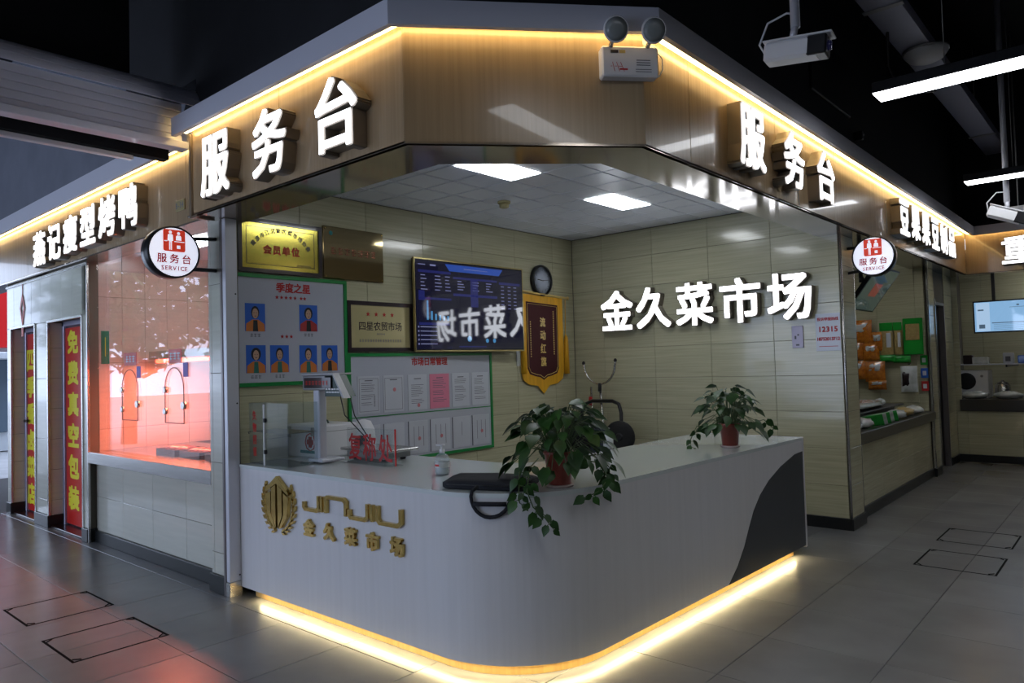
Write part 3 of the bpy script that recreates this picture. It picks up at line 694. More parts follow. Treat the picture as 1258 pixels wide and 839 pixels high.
# round projecting service signs
def disc_sign(c, n, r, label, wall_pt):
    n = Vector(n); c = Vector(c); up = Vector((0, 0, 1)); rt = up.cross(n).normalized()*1.0
    t = thing('service_sign', label, 'sign', c)
    R = .172
    part('rim', MB().lathe([(R-.012, 0), (R-.012, .004), (R, .004), (R, -.10), (R-.01, -.105)], c, n, 40), m_plasticb, t)
    f = part('lit_disc', MB().lathe([(R-.012, 0), (R-.013, .003)], c, n, 40), m_sign, t)
    lo = lambda x, y: (x, y)
    # red pictogram block
    rb = MB(); s = .072; rr = .012; P = []
    for qx, qy, a0 in ((1, 1, 0), (-1, 1, PI/2), (-1, -1, PI), (1, -1, 1.5*PI)):
        for a in (0, .5, 1): P.append((qx*(s-rr)+rr*math.cos(a0+a*PI/2), qy*(s-rr)+rr*math.sin(a0+a*PI/2)))
    rb.prism(P, c+up*.075, rt, up, n, .0035, .005); part('pictogram', rb, m_signred, f)
    fg = MB(); o = c+up*.075
    def rect(x0, x1, y0, y1): fg.prism([(x0, y0), (x1, y0), (x1, y1), (x0, y1)], o, rt, up, n, .0052, .006)
    def circ(x, y, q_): fg.prism([(x+q_*math.cos(a), y+q_*math.sin(a)) for a in np.linspace(0, 2*PI, 12, endpoint=False)], o, rt, up, n, .0052, .006)
    circ(-.026, .054, .010); fg.prism([(-.044, -.002), (-.034, -.002), (-.034, -.062), (-.0275, -.062), (-.0275, -.010), (-.0235, -.010), (-.0235, -.062), (-.017, -.062), (-.017, -.002), (-.008, -.002), (-.010, .036), (-.016, .041), (-.036, .041), (-.042, .036)][::-1], o, rt, up, n, .0052, .006)
    circ(.028, .050, .010); fg.prism([(.010, .004), (.046, .004), (.044, .030), (.038, .036), (.018, .036), (.012, .030)], o, rt, up, n, .0052, .006); rect(-.066, -.046, -.008, -.003); rect(.0, .066, -.008, -.003); rect(.016, .038, -.052, -.03)
    part('pictogram_people', fg, m_sign, f)
    part('lettering', text(text(MB(), '服务台', c-up*.045, rt, up, n, .062, 1.3, d=.004, bold=.02), 'SERVICE', c-up*.108, rt, up, n, .036, 1.15, d=.004, bold=.02), m_signtx, f)
    for dz in (.11, -.11):
        part('bracket', MB().tube([Vector(wall_pt(dz)), c-n*.05+up*dz*.9], .014, 8), m_plasticb, t)
disc_sign((-4.80, 2.13, 2.315), (1, 0, 0), .17, 'round lit service sign on the left pillar', lambda dz: (-4.87, 2.45, 2.335+dz))
disc_sign((-1.76, 6.80, 2.365), (.05, -1, 0), .17, 'round lit service sign on the right pillar', lambda dz: (-1.985, 6.84, 2.35+dz))

# ================================================================== EMERGENCY LIGHT on the chamfer
up = Vector((0, 0, 1)); ec = Vector((-1.848, 3.043, 2.98)) ; ec = ec-nch*0
ec = Vector((Lx1, Ly, 0))+tch*((ec-Vector((Lx1, Ly, 0))).dot(tch)); ec.z = 2.970
TE = Matrix((tch, nch, up)).transposed().to_4x4(); TE.translation = ec
t = thing('emergency_light', 'white twin-head emergency light on the angled wood fascia', 'light', ec)
part('housing', BB(-.142, .142, .002, .07, -.078, .072, .008, T=TE), m_plasticw, t)
for sx in (-.095, .09):
    h = part('lamp_head', MB().lathe([(.02, -.035), (.05, -.025), (.062, 0), (.058, .008)], TE @ Vector((sx, .165, .108)), nch*.9+Vector((0, 0, -.3)), 20), m_plasticw, t)
    part('lens', MB().lathe([(.054, .008), (.03, .013), (.001, .014)], TE @ Vector((sx, .165, .108)), nch*.9+Vector((0, 0, -.3)), 20), mat('lens_grey', (.25, .27, .27), .15, coat=.5), h)
    part('neck', MB().tube([TE @ Vector((sx, .05, .065)), TE @ Vector((sx, .09, .08)), TE @ Vector((sx, .14, .085))], .012, 8), m_steel, t)
part('indicator_label', B(-.098, -.06, .0705, .072, .035, .05, TE), m_darkwood, t); part('indicator_label', B(-.055, -.025, .0705, .072, .035, .05, TE), m_goldpr, t)
pm = MB()
for z in (.0, -.012, -.024): pm.box(.03, .10, .0705, .0715, z, z+.004, TE)
for z in (-.045, -.056): pm.box(.025, .105, .0705, .0715, z, z+.003, TE)
part('print', pm, m_ink, t)
rm = MB()
for k in range(6): rm.tube([TE @ Vector((-.1+k*.01, .071, -.03+.02*(k % 2))), TE @ Vector((-.092+k*.012, .071, -.055+.025*((k+1) % 2)))], .0012, 4)
rm.box(-.055, -.015, .0705, .0715, -.048, -.040, TE); part('red_print', rm, m_inkred, t)
part('power_cable', MB().tube([TE @ Vector((.15, .03, .06)), TE @ Vector((.175, .03, .03)), TE @ Vector((.18, .02, -.02)), TE @ Vector((.165, .01, -.05)), TE @ Vector((.15, .02, -.06))], .003, 6), m_plasticw, t)

# ================================================================== CEILING FITTINGS OF THE HALL
def linear_lamp(x0, x1, y, z, label):
    t = thing('linear_lamp', label, 'lamp', ((x0+x1)/2, y, z), 'linear pendant lamps of the hall')
    part('housing', BB(x0, x1, y-.105, y+.105, z+.005, z+.075, .006), m_plasticb, t)
    part('diffuser', BB(x0+.004, x1-.004, y-.1, y+.1, z, z+.006, .001), m_lamp, t)
    for x in (x0+.4, x1-.4): part('suspension_wire', MB().tube([(x, y, z+.07), (x, y, 5.2)], .003, 5), m_hook, t)
linear_lamp(-1.28, 1.1, 5.19, 3.2, 'long white linear lamp hanging at the top right edge')
linear_lamp(-1.31, 1.1, 8.49, 3.2, 'farther white linear lamp hanging above the far stall aisle')
linear_lamp(-1.28, 1.1, 1.9, 3.2, 'white linear lamp hanging above the photographer')
linear_lamp(-4.0, -1.9, -1.2, 3.2, 'white linear lamp hanging behind the photographer')
linear_lamp(1.9, 4.3, 1.9, 3.2, 'added unseen white linear lamp hanging right of the photographer')  # four lamps from here are added out of view to brighten shutter and counter
linear_lamp(1.9, 4.3, -1.5, 3.2, 'added unseen white linear lamp hanging behind and right of the photographer')
linear_lamp(-.6, 1.8, -1.5, 3.2, 'added unseen white linear lamp hanging behind the photographer, middle one')
linear_lamp(1.9, 4.3, 5.19, 3.2, 'added unseen white linear lamp hanging beyond the right frame edge')
for (x, y, z, lab) in ((-2.9, 8.6, 2.9, 'added fill light panel on the ceiling inside the bean stall'), (-.9, 12.6, 2.9, 'added fill light panel on the ceiling inside the far stall')):  # both panels added to brighten the stall interiors, no fitting visible there
    t = thing('ceiling_light', lab, 'light', (x, y, z)); part('diffuser', BB(x-.15, x+.15, y-.3, y+.3, z-.012, z, .002), mat('stall_fill_panel', (1, 1, 1), .5, emit=(.95, .97, 1), es=11), t)
tr = thing('cable_tray', 'grey steel cable tray running under the black hall ceiling', 'tray', (-1.43, 5, 4.2))
part('tray_bottom', BB(-1.56, -1.31, -3, 11.9, 4.2, 4.215, .002), m_beam, tr)
part('tray_side', BB(-1.56, -1.55, -3, 11.9, 4.215, 4.3, .002).bbox(-1.32, -1.31, -3, 11.9, 4.215, 4.3, .002), m_beam, tr)
for y in (6.1, 8.3, 10.6): part('tray_joint', BB(-1.58, -1.29, y, y+.06, 4.19, 4.2, .002), m_hook, tr)
for x, y in ((-1.44, 5.9), (-1.44, 10.2)): part('hanger_rod', MB().tube([(x, y, 4.3), (x, y, 5.2)], .006, 6), m_hook, tr)
dc = Vector((-1.37, 7.25, 4.19)); t = thing('ceiling_dome', 'white round dome unit under the cable tray', 'detector', dc)
part('dome', MB().lathe([(.17, 0), (.175, -.03), (.14, -.075), (.08, -.1), (.01, -.108)], dc, n=24), m_plasticw, t)
part('dome_ring', MB().lathe([(.185, .005), (.185, -.012)], dc, n=24), m_hook, t)
tag(part('loose_cable', MB().tube([(-1.5, 6.2, 4.6), (-1.52, 6.6, 4.25), (-1.56, 6.75, 3.95), (-1.5, 6.9, 3.75), (-1.3, 7.2, 3.8)], .014, 6), m_plasticb), 'black cable looping down beside the cable tray', 'cable')
def cctv(p, pole_top, dirv, s, label, pole=True):
    p = Vector(p); f = Vector(dirv).normalized(); rr_ = f.cross(up).normalized(); uu = rr_.cross(f)
    T = Matrix((f, rr_, uu)).transposed().to_4x4(); T.translation = p
    t = thing('security_camera', label, 'camera', p, 'security cameras')
    part('body', BB(-.13*s, .10*s, -.045*s, .045*s, -.045*s, .04*s, .012*s, T=T), m_plasticw, t)
    part('sun_shield', BB(-.135*s, .15*s, -.05*s, .05*s, .04*s, .048*s, .003*s, T=T), m_plasticw, t)
    part('lens_hood', BB(.05*s, .13*s, -.047*s, .047*s, -.043*s, .039*s, .006*s, T=T), m_plasticb, t)
    part('lens', MB().lathe([(.022*s, 0), (.02*s, .012*s), (.001, .014*s)], T @ Vector((.13*s, 0, 0)), f, 14), m_scr0, t)
    part('bracket', MB().tube([T @ Vector((-.02*s, 0, .045*s)), p+Vector((0, 0, .11*s))], .016*s, 8), m_alu, t)
    part('pole', MB().tube([p+Vector((0, 0, .10*s)), p+Vector((0, 0, pole_top-p.z))], .02*s, 10), m_alu, t)
    part('cable', MB().tube([T @ Vector((-.13*s, 0, 0)), T @ Vector((-.16*s, 0, .05*s)), T @ Vector((-.13*s, 0, .14*s)), T @ Vector((-.05*s, 0, .17*s)), p+Vector((0, 0, .16*s))], .005*s, 6), m_plasticw, t)
cctv((-1.22, 3.55, 2.99), 5.2, (1, .12, -.10), 1.12, 'white bullet security camera hanging on a pole at the top right')
cctv((-1.01, 8.82, 2.882), 5.2, (.8, .1, -.35), 1.35, 'farther security camera hanging before the far fascia')
t = thing('small_camera', 'tiny white camera on the dark wall above the right fascia', 'camera', (-1.86, 6.9, 3.35))
part('body', BB(-1.90, -1.82, 6.86, 6.92, 3.42, 3.50, .008), m_plasticb, t); part('lens', MB().lathe([(.012, 0), (.01, .01)], (-1.82, 6.89, 3.46), (1, -.3, 0), 10), m_plasticw, t)
hp = thing('ceiling_baffle', 'white horizontal panel hanging under the ceiling near the far fascia', 'panel', (-.6, 9.9, 3.0))
part('board', BB(-1.13, .3, 9.4, 10.3, 3.02, 3.06, .004), m_plasticw, hp)
part('grey_patch', BB(-.7, .1, 9.75, 10.1, 3.012, 3.02, .001), m_beam, hp); part('edge_bar', BB(-1.0, .3, 10.3, 10.36, 2.95, 3.05, .004), m_beam, hp)
for x, y in ((-1.05, 10.1), (.2, 10.1)): part('hanger', MB().tube([(x, y, 3.05), (x, y, 5.2)], .008, 6), m_hook, hp)

# ================================================================== COUNTER
CX, CY, CR = -2.125, 2.51, .60      # outer right x at the corner, outer front y, corner radius
CXE = -2.045                         # outer x at the far end of the right leg
LEG = Vector((CXE-CX, 5.70-CY-CR, 0)).normalized(); LEGN = Vector((LEG.y, -LEG.x, 0))
def cpath(o, x0=-4.695, y1=5.70, n=14):
    """outer counter line offset inward by o"""
    pts = [(x0, CY+o)]; c = (CX-CR, CY+CR)
    for a in np.linspace(-PI/2, 0, n): pts.append((c[0]+(CR-o)*math.cos(a), c[1]+(CR-o)*math.sin(a)))
    pts.append((CXE-o-LEG.x/LEG.y*(5.70-y1), y1)); return pts
ct = thing('service_counter', 'white L shaped service counter with rounded corner and gold lettering', 'counter', (-2.8, 3.0, 0))
def skin(path, z0, z1, th, m, name, parent=ct, seg=1):
    inn = cpath_in(path, th); n = len(path); mb = MB()
    vs = [(x, y, z0) for x, y in path]+[(x, y, z1) for x, y in path]+[(x, y, z0) for x, y in inn]+[(x, y, z1) for x, y in inn]
    for i in range(n-1):
        pass
    fs = []; sm = []
    for i in range(n-1):
        fs += [[i, i+1, n+i+1, n+i], [2*n+i+1, 2*n+i, 3*n+i, 3*n+i+1], [n+i, n+i+1, 3*n+i+1, 3*n+i], [i+1, i, 2*n+i, 2*n+i+1]]
    fs += [[0, n, 3*n, 2*n], [n-1, 3*n-1, 4*n-1, 2*n-1]]
    mb.add(vs, fs); return part(name, mb, m, parent)
def cpath_in(path, th):
    out = []
    for i, (x, y) in enumerate(path):
        a = path[max(i-1, 0)]; b = path[min(i+1, len(path)-1)]; tx, ty = b[0]-a[0], b[1]-a[1]; L = math.hypot(tx, ty)
        out.append((x-ty/L*th, y+tx/L*th))
    return out
def smooth_arc(o, thr=.5):
    for p in o.data.polygons: p.use_smooth = abs(p.normal.z) < .5
    o.data.update()
skin(cpath(0, n=28), .06, .862, .02, m_white, 'front_panel')
skin(cpath(.05, x0=-4.60, y1=5.58, n=28), 0, .06, .02, m_kick, 'kick_board')
pa, pb = cpath(.018, x0=-4.50, y1=5.56, n=28), cpath(.033, x0=-4.50, y1=5.56, n=28); n = len(pa); lb = MB()
lb.add([(x, y, .0595) for x, y in pa]+[(x, y, .047) for x, y in pb], [[i, n+i, n+i+1, i+1] for i in range(n-1)]); part('led_strip', lb, m_ledc, ct)
pc = cpath(.0345, x0=-4.50, y1=5.56, n=28); lh = MB()
lh.add([(x, y, .0598) for x, y in pa]+[(x, y, .0465) for x, y in pc]+[(x, y, .0598) for x, y in pc], [[i, n+i, n+i+1, i+1] for i in range(n-1)]+[[n+i, 2*n+i, 2*n+i+1, n+i+1] for i in range(n-1)]); lhv = part('led_profile', lh, m_aludark, ct); lhv.location.z += .0008
ot = cpath(-.004, n=28)
inner = [(-2.92, 5.70), (-2.92, 3.75)]+[(-2.92-.3+.3*math.cos(a), 3.75-.3*math.sin(a)) for a in np.linspace(0, PI/2, 6)][1:]+[(-4.695, 3.43)]
tp = ot+inner; n = len(tp); mt = MB()
mt.add([(x, y, .862) for x, y in tp]+[(x, y, .885) for x, y in tp], [list(range(n))[::-1], list(range(n, 2*n))]+[[i, (i+1) % n, n+(i+1) % n, n+i] for i in range(n)])
part('worktop', mt, m_top, ct)
part('inner_panel', MB().box(-4.69, -3.25, 3.40, 3.42, 0, .86).box(-2.94, -2.92, 3.75, 5.70, 0, .86), m_white, ct)
part('end_panel', BB(-2.93, -2.043, 5.70, 5.735, .045, .885, .002), m_white, ct)
# charcoal swoosh on the right leg
sw = [(5.695, .78), (5.55, .772), (5.288, .712), (5.08, .64), (4.93, .56), (4.82, .47), (4.74, .37), (4.66, .26), (4.55, .15), (4.42, .061), (5.695, .061)]
ms = MB(); ms.prism([(y-5.70, z) for y, z in sw][::-1], (CXE, 5.70, 0), LEG, (0, 0, 1), LEGN, .0005, .004); part('charcoal_swoosh', ms, m_charc, ct)
# gold emblem and lettering (parts of the counter)
ye = CY-.001
def gx(pts, d=.02, mb=None, d0=0): mb = mb or MB(); return mb.prism(pts, (0, ye, 0), (1, 0, 0), (0, 0, 1), (0, -1, 0), d0, d)
em = MB(); ex = -4.195
gx([(ex, .845), (ex+.135, .755), (ex+.135, .735), (ex, .80), (ex-.135, .735), (ex-.135, .755)], .028, em)
gx([(ex-.012, .79), (ex-.012, .52), (ex-.062, .60), (ex-.062, .765)], .026, em); gx([(ex+.012, .79), (ex+.062, .765), (ex+.062, .60), (ex+.012, .52)], .026, em)
gx([(ex-.075, .745), (ex-.075, .61), (ex-.02, .515), (ex-.045, .525), (ex-.115, .60), (ex-.135, .72)], .024, em)
gx([(ex+.075, .745), (ex+.135, .72), (ex+.115, .60), (ex+.045, .525), (ex+.02, .515), (ex+.075, .61)], .024, em)
emb = part('emblem', em, m_gold, ct, 'gold shield emblem with a laurel wreath')
eg = MB(); gx([(ex-.09, .76), (ex-.09, .62), (ex, .51), (ex+.09, .62), (ex+.09, .76), (ex, .82)], .012, eg); part('emblem_ground', eg, m_golddark, emb)
for sgn in (-1, 1):
    lf = MB()
    for i in range(9):
        a = math.radians(-78+i*13.5); x = ex+sgn*.175*math.cos(a)*1.0; z = .665+.175*math.sin(a)
        for k2 in (-1, 1):
            dx, dz = -math.sin(a)*sgn, math.cos(a)
            nx, nz = math.cos(a)*sgn, math.sin(a)
            tipx, tipz = x+dx*.046+nx*k2*.020, z+dz*.046+nz*k2*.020
            gx([(x, z), (x+(dx*.018+nx*k2*.019), z+dz*.018+nz*k2*.019), (tipx, tipz), (x+dx*.030+nx*k2*.006, z+dz*.030+nz*k2*.006)][::(1 if k2*sgn > 0 else -1)], .018, lf)
    part('laurel_branch', lf, m_gold, emb)
def stroke(mb, pts, wd, d=.022):
    """one mitred bar along a bent line"""
    h = wd/2; n = len(pts); P = [Vector((x, z)) for x, z in pts]; L = []; Rr = []
    for i in range(n):
        t0 = (P[i]-P[i-1]).normalized() if i else (P[1]-P[0]).normalized()
        t1 = (P[i+1]-P[i]).normalized() if i < n-1 else t0
        m = Vector((-(t0.y+t1.y), t0.x+t1.x)).normalized(); k = h/max(.5, m.dot(Vector((-t0.y, t0.x))))
        L.append(P[i]+m*k); Rr.append(P[i]-m*k)
    vs = []; fs = []
    for dd in (0, d):
        for q in L+Rr: vs.append((q.x, ye-dd, q.y))
    N = 2*n
    for i in range(n-1):
        fs += [[N+i, N+i+1, N+n+i+1, N+n+i][::-1], [i, i+1, N+i+1, N+i], [n+i+1, n+i, N+n+i, N+n+i+1]]
    fs += [[0, N, N+n, n], [n-1, 2*n-1, N+2*n-1, N+n-1]]
    mb.add(vs, fs)
jj = [[(-3.90, .715), (-3.90, .685), (-3.885, .672), (-3.765, .672), (-3.745, .69), (-3.745, .762)],
      [(-3.712, .762), (-3.712, .67)],
      [(-3.672, .67), (-3.672, .752), (-3.655, .764), (-3.50, .764), (-3.477, .75), (-3.477, .672)],
      [(-3.445, .715), (-3.445, .685), (-3.43, .672), (-3.30, .672), (-3.277, .69), (-3.277, .762)],
      [(-3.237, .762), (-3.237, .67)],
      [(-3.19, .762), (-3.19, .69), (-3.17, .672), (-3.02, .672), (-2.995, .69), (-2.995, .762)]]
for s_ in jj: mb = MB(); stroke(mb, s_, .022); part('gold_letter', mb, m_gold, ct)
for ch, x in zip('金久菜市场', (-3.855, -3.645, -3.44, -3.24, -3.035)):
    mb = MB(); g = glyph_fit(ch, .098, .092); put_walls(mb, g, (x, ye, .562), (1, 0, 0), (0, 0, 1), (0, -1, 0), 0, .02, .004); part('gold_letter', mb, m_gold, ct)

# ================================================================== WALL ITEMS (left wall, facing +x)
XW = -4.868
RT, UP, NX = Vector((0, 1, 0)), Vector((0, 0, 1)), Vector((1, 0, 0))
def flat(y0, y1, z0, z1, d0, d1, mb=None): mb = mb or MB(); return mb.box(XW+d0, XW+d1, y0, y1, z0, z1)
def frame(y0, y1, z0, z1, w_, d0, d1):
    mb = MB()
    for a in ((y0, y1, z0, z0+w_), (y0, y1, z1-w_, z1), (y0, y0+w_, z0+w_, z1-w_), (y1-w_, y1, z0+w_, z1-w_)): flat(*a, d0, d1, mb)
    return mb
# plaque 1
t = thing('award_plaque', 'bright brass member plaque in a dark frame at the upper left', 'plaque', (XW, 2.95, 2.25))
part('frame', frame(2.60, 3.30, 2.235, 2.63, .03, 0, .03), m_darkwood, t); part('plate', flat(2.63, 3.27, 2.262, 2.602, 0, .02), m_brass, t)
part('engraved_border', frame(2.665, 3.235, 2.295, 2.57, .004, .02, .0215), m_darkwood, t)
tx = MB(); s = '南京市江北新区菜市场协会'
for i, ch in enumerate(s):
    a = math.radians(142-i*(104/11)); R_ = .29; o = Vector((XW+.02, 2.95-R_*math.cos(PI-a)*-1*-1, 0)); 
    yy = 2.95+R_*math.cos(a); zz_ = 2.27+R_*math.sin(a)
    rt = RT*math.cos(a-PI/2)+UP*math.sin(a-PI/2); uu = -RT*math.sin(a-PI/2)+UP*math.cos(a-PI/2)
    text(tx, ch, (XW+.0205, yy, zz_), rt, uu, NX, .038, bold=.02)
part('arched_print', tx, m_ink, t); part('date_print', strokes(MB(), (XW+.0205, 3.14, 2.31), RT, UP, NX, 8, .014), m_ink, t)
part('red_print', text(MB(), '会员单位', (XW+.0205, 2.95, 2.41), RT, UP, NX, .068, 1.15, bold=.03), m_inkred, t)
# plaque 2
t = thing('award_plaque', 'unframed mirror bronze plaque with faint red text, second from the left', 'plaque', (XW, 3.6, 2.25))
part('plate', BB(XW, XW+.02, 3.315, 3.915, 2.235, 2.655, .006), m_brassdk, t)
part('faint_print', strokes(MB(), (XW+.02, 3.61, 2.46), RT, UP, NX, 7, .06), mat('faint_red', (.22, .06, .03), .25, metal=.7), t)
part('crest_print', MB().lathe([(.018, 0), (.017, .001)], (XW+.02, 3.39, 2.60), (1, 0, 0), 14), m_teal, t)
for y, z in ((3.335, 2.635), (3.895, 2.635), (3.335, 2.255), (3.895, 2.255)): part('stud', MB().lathe([(.007, 0), (.005, .006)], (XW+.02, y, z), (1, 0, 0), 10), m_gold, t)
# plaque 3
t = thing('award_plaque', 'pale gold four star plaque in a dark frame left of the television', 'plaque', (XW, 3.85, 1.66))
part('frame', frame(3.53, 4.22, 1.655, 2.07, .032, 0, .03), m_darkwood, t); part('plate', flat(3.562, 4.188, 1.687, 2.038, 0, .018), m_brasspale, t)
st = MB()
for i in range(4): st.prism(star_pts(.021, .009), (XW+.018, 3.74+i*.085, 1.965), RT, UP, NX, .0005, .002)
part('star_print', st, m_inkred, t)
part('print', text(text(MB(), '四星农贸市场', (XW+.018, 3.87, 1.865), RT, UP, NX, .075, 1.02, bold=.008), '', (XW+.018, 3.87, 1.80), RT, UP, NX, .022), m_darkwood, t)
part('small_print', strokes(strokes(MB(), (XW+.018, 3.87, 1.745), RT, UP, NX, 17, .024), (XW+.018, 3.87, 1.80), RT, UP, NX, 5, .016), m_ink, t)
# board A
bA = thing('staff_board', 'green framed white board of staff portraits left of the scale', 'board', (XW, 3.05, 1.42))
part('frame', frame(2.57, 3.53, 1.405, 2.225, .028, 0, .022), m_green, bA); part('panel', flat(2.598, 3.502, 1.433, 2.197, 0, .012), m_board, bA)
part('heading', text(MB(), '季度之星', (XW+.012, 3.05, 2.135), RT, UP, NX, .072, 1.02, bold=.035), m_red, bA)
st = MB()
for z, ks in ((2.062, (-2, -1, 0, 1, 2, 3.4, 4.2)), (1.770, (-1, 0, 1))):
    for k in ks: st.prism(star_pts(.016, .007), (XW+.012, 2.985+k*.038, z), RT, UP, NX, .0005, .002)
part('star_row', st, m_red, bA)
names = ['top left', 'top right', 'bottom row first', 'bottom row second', 'bottom row third', 'bottom row fourth']
for k, (y0, y1, z0, z1, vest, hs) in enumerate(((2.652, 2.81, 1.805, 2.008, m_vest, 1.0), (3.095, 3.255, 1.812, 2.015, m_coatred, 1.15), (2.655, 2.81, 1.503, 1.705, m_vest, 1.25), (2.845, 3.00, 1.503, 1.705, m_vest, 1.0), (3.09, 3.245, 1.497, 1.705, m_vest, 1.0), (3.285, 3.435, 1.505, 1.705, m_vest, 1.0))):
    t = thing('portrait_photo', 'blue portrait photo of a person in %s, %s on the staff board' % (('red coat' if k == 1 else 'orange vest'), names[k]), 'photo', (XW+.013, (y0+y1)/2, z0), 'portrait photos on the staff board')
    W_, H_ = y1-y0, z1-z0; c = (y0+y1)/2
    part('backdrop', flat(y0, y1, z0, z1, .0125, .0135), m_blue, t)
    el = lambda cy_, cz_, a, b, n=14: [(cy_+a*math.cos(q_), cz_+b*math.sin(q_)) for q_ in np.linspace(0, 2*PI, n, endpoint=False)]
    P = lambda pts, d: MB().prism(pts, (XW, 0, 0), RT, UP, NX, d, d+.0004)
    part('hair', P(el(c, z0+H_*.68, W_*.20*hs, H_*.23), .0137), m_hair, t)
    part('face', P(el(c, z0+H_*.64, W_*.15, H_*.185), .0142), m_skin, t)
    part('clothes', P([(y0+.004, z0), (y1-.004, z0), (y1-.008, z0+H_*.27), (c+W_*.15, z0+H_*.42), (c-W_*.15, z0+H_*.42), (y0+.008, z0+H_*.27)], .0147), vest, t)
    part('collar', P([(c-W_*.13, z0), (c+W_*.13, z0), (c+W_*.1, z0+H_*.40), (c-W_*.1, z0+H_*.40)], .0152), m_coatgr if k in (2, 3, 4) else m_hair, t)
    ft_ = MB()
    for q_ in (-1, 1): ft_.prism(el(c+q_*W_*.06, z0+H_*.665, W_*.025, H_*.012, 8), (XW, 0, 0), RT, UP, NX, .0147, .015)
    ft_.prism(el(c, z0+H_*.55, W_*.05, H_*.012, 8), (XW, 0, 0), RT, UP, NX, .0147, .015); part('face_print', ft_, m_hair, t)
    part('name_slip', strokes(MB(), (XW+.0125, c, z0-.028), RT, UP, NX, 3, .026, seed=k), m_ink, t)
# board B
bB = thing('notice_board', 'green framed white notice board with two rows of certificates under the television', 'board', (XW, 4.35, .72))
part('frame', frame(3.53, 5.23, .715, 1.64, .026, 0, .022), m_green, bB); part('panel', flat(3.556, 5.204, .741, 1.614, 0, .012), m_board, bB)
part('divider', flat(3.556, 5.204, 1.112, 1.12, .012, .016), m_green, bB)
part('heading', text(MB(), '市场日常管理', (XW+.012, 4.42, 1.563), RT, UP, NX, .070, 1.03, bold=.035), m_red, bB)
cols = [(3.62, 3.845), (3.885, 4.105), (4.155, 4.375), (4.41, 4.65), (4.685, 4.91), (4.945, 5.175)]
words = ['first', 'second', 'third', 'fourth', 'fifth', 'last']
for r_ in (0, 1):
    for k, (a, b) in enumerate(cols):
        z0, z1 = (1.14, 1.45) if r_ == 0 else (.76, 1.045)
        pink = (r_ == 0 and k == 3)
        lab = ('pink notice sheet, fourth in the upper row of the notice board' if pink else 'white %s sheet, %s in the %s row of the notice board' % ('certificate' if r_ == 0 else 'document', words[k], ('upper', 'lower')[r_]))
        t = thing('notice_sheet', lab, 'notice', (XW+.013, (a+b)/2, z0), 'sheets on the notice board')
        part('sheet', BB(XW+.0125, XW+.017, a, b, z0, z1, .001), m_paperpink if pink else m_paper, t)
        if k in (0, 1) and r_ == 0: part('printed_border', frame(a+.015, b-.015, z0+.02, z1-.02, .003, .017, .0175), m_ink, t)
        ln = MB(); R = random.Random(k+r_*10)
        if r_ == 0:
            if k not in (1,):
                for i in range(13):
                    z = z1-.06-i*.016
                    if R.random() < .85: flat(a+.035, b-.035-R.random()*.06, z, z+.004, .0171, .0176, ln)
            flat((a+b)/2-.04, (a+b)/2+.04, z1-.04, z1-.032, .0171, .0176, ln)
            if k == 0: strokes(ln, (XW+.017, b-.055, z0+.14), RT, UP, NX, 4, .022, vert=True)
        else:
            for i in range(1, 4):
                y = a+(b-a)*i/4
                if k in (0, 1): continue
                if k == 4 and i != 2: continue
                flat(y, y+.004, z0+.06+.05*(i == 2), z1-.05, .0171, .0176, ln)
            flat(a-.006, a-.001, z0, z1, .0125, .0165, ln)
        if ln.v: part('print', ln, m_ink, t)
        if (r_, k) in ((0, 1), (0, 2), (1, 2), (1, 3), (1, 5)):
            part('red_seal', MB().lathe([(.017, 0), (.016, .0008)], (XW+.017, (a+b)/2+.01, z0+(.19 if (r_, k) == (0, 1) else .04 if r_ == 0 else .13)), (1, 0, 0), 14), mat('seal_pink', (.6, .2, .22), .6), t)
# TV
tv = thing('television', 'wall mounted television with gold edge and a dark blue data screen', 'television', (-4.82, 4.9, 1.65))
part('wall_mount', B(XW, -4.815, 4.6, 5.2, 1.9, 2.2), m_plasticb, tv)
part('bezel', BB(-4.815, -4.765, 4.205, 5.605, 1.655, 2.475, .005), m_bezel, tv)
fr_ = MB()
for a in ((4.2, 5.61, 1.65, 1.662), (4.2, 5.61, 2.468, 2.48), (4.2, 4.207, 1.662, 2.468), (5.603, 5.61, 1.662, 2.468)): fr_.box(-4.79, -4.763, *a)
part('gold_edge', fr_, m_bezelg, tv)
XS = -4.765
scn = part('screen', B(XS, XS+.001, 4.217, 5.593, 1.672, 2.458), m_scr0, tv)
def sr(mb, y0, y1, z0, z1, d=.0014): mb.box(XS+.001, XS+d, 4.217+y0*1.376, 4.217+y1*1.376, 1.672+z0*.786, 1.672+z1*.786)
s1 = MB(); s2 = MB(); s3 = MB(); s4 = MB()
for a in ((.02, .30, .865, .895), (.02, .30, .56, .585), (.32, .74, .82, .845), (.76, .98, .80, .83), (.32, .74, .62, .65), (.02, .28, .27, .30), (.48, .55, .50, .82), (.02, .07, .55, .66), (.36, .62, .02, .035)):
    sb = MB(); sr(sb, *a); part('screen_block', sb, m_scr1, scn)
s2.prism([(4.217+1.376*x, 1.672+.786*z) for x, z in ((.25, .985), (.80, .985), (.76, .905), (.29, .905))], (XS, 0, 0), RT, UP, NX, .001, .0014)
R = random.Random(3)
for i in range(7):
    for x in (.04, .16, .25): 
        if i < 5: sr(s3, x, x+.03+.03*R.random(), .83-i*.04, .84-i*.04)
    for x in (.78, .85, .91): sr(s3, x, x+.03, .77-i*.045, .78-i*.045)
for x in (.36, .50, .63):
    for i in range(4): sr(s3, x, x+.03+.04*R.random(), .79-i*.032, .80-i*.032)
for i in range(5): sr(s3, .03, .17, .245-i*.048, .255-i*.048); sr(s3, .01, .02, .24-i*.048, .26-i*.048)
sr(s3, .02, .08, .95, .96); sr(s3, .12, .17, .945, .965); sr(s3, .42, .65, .94, .95)
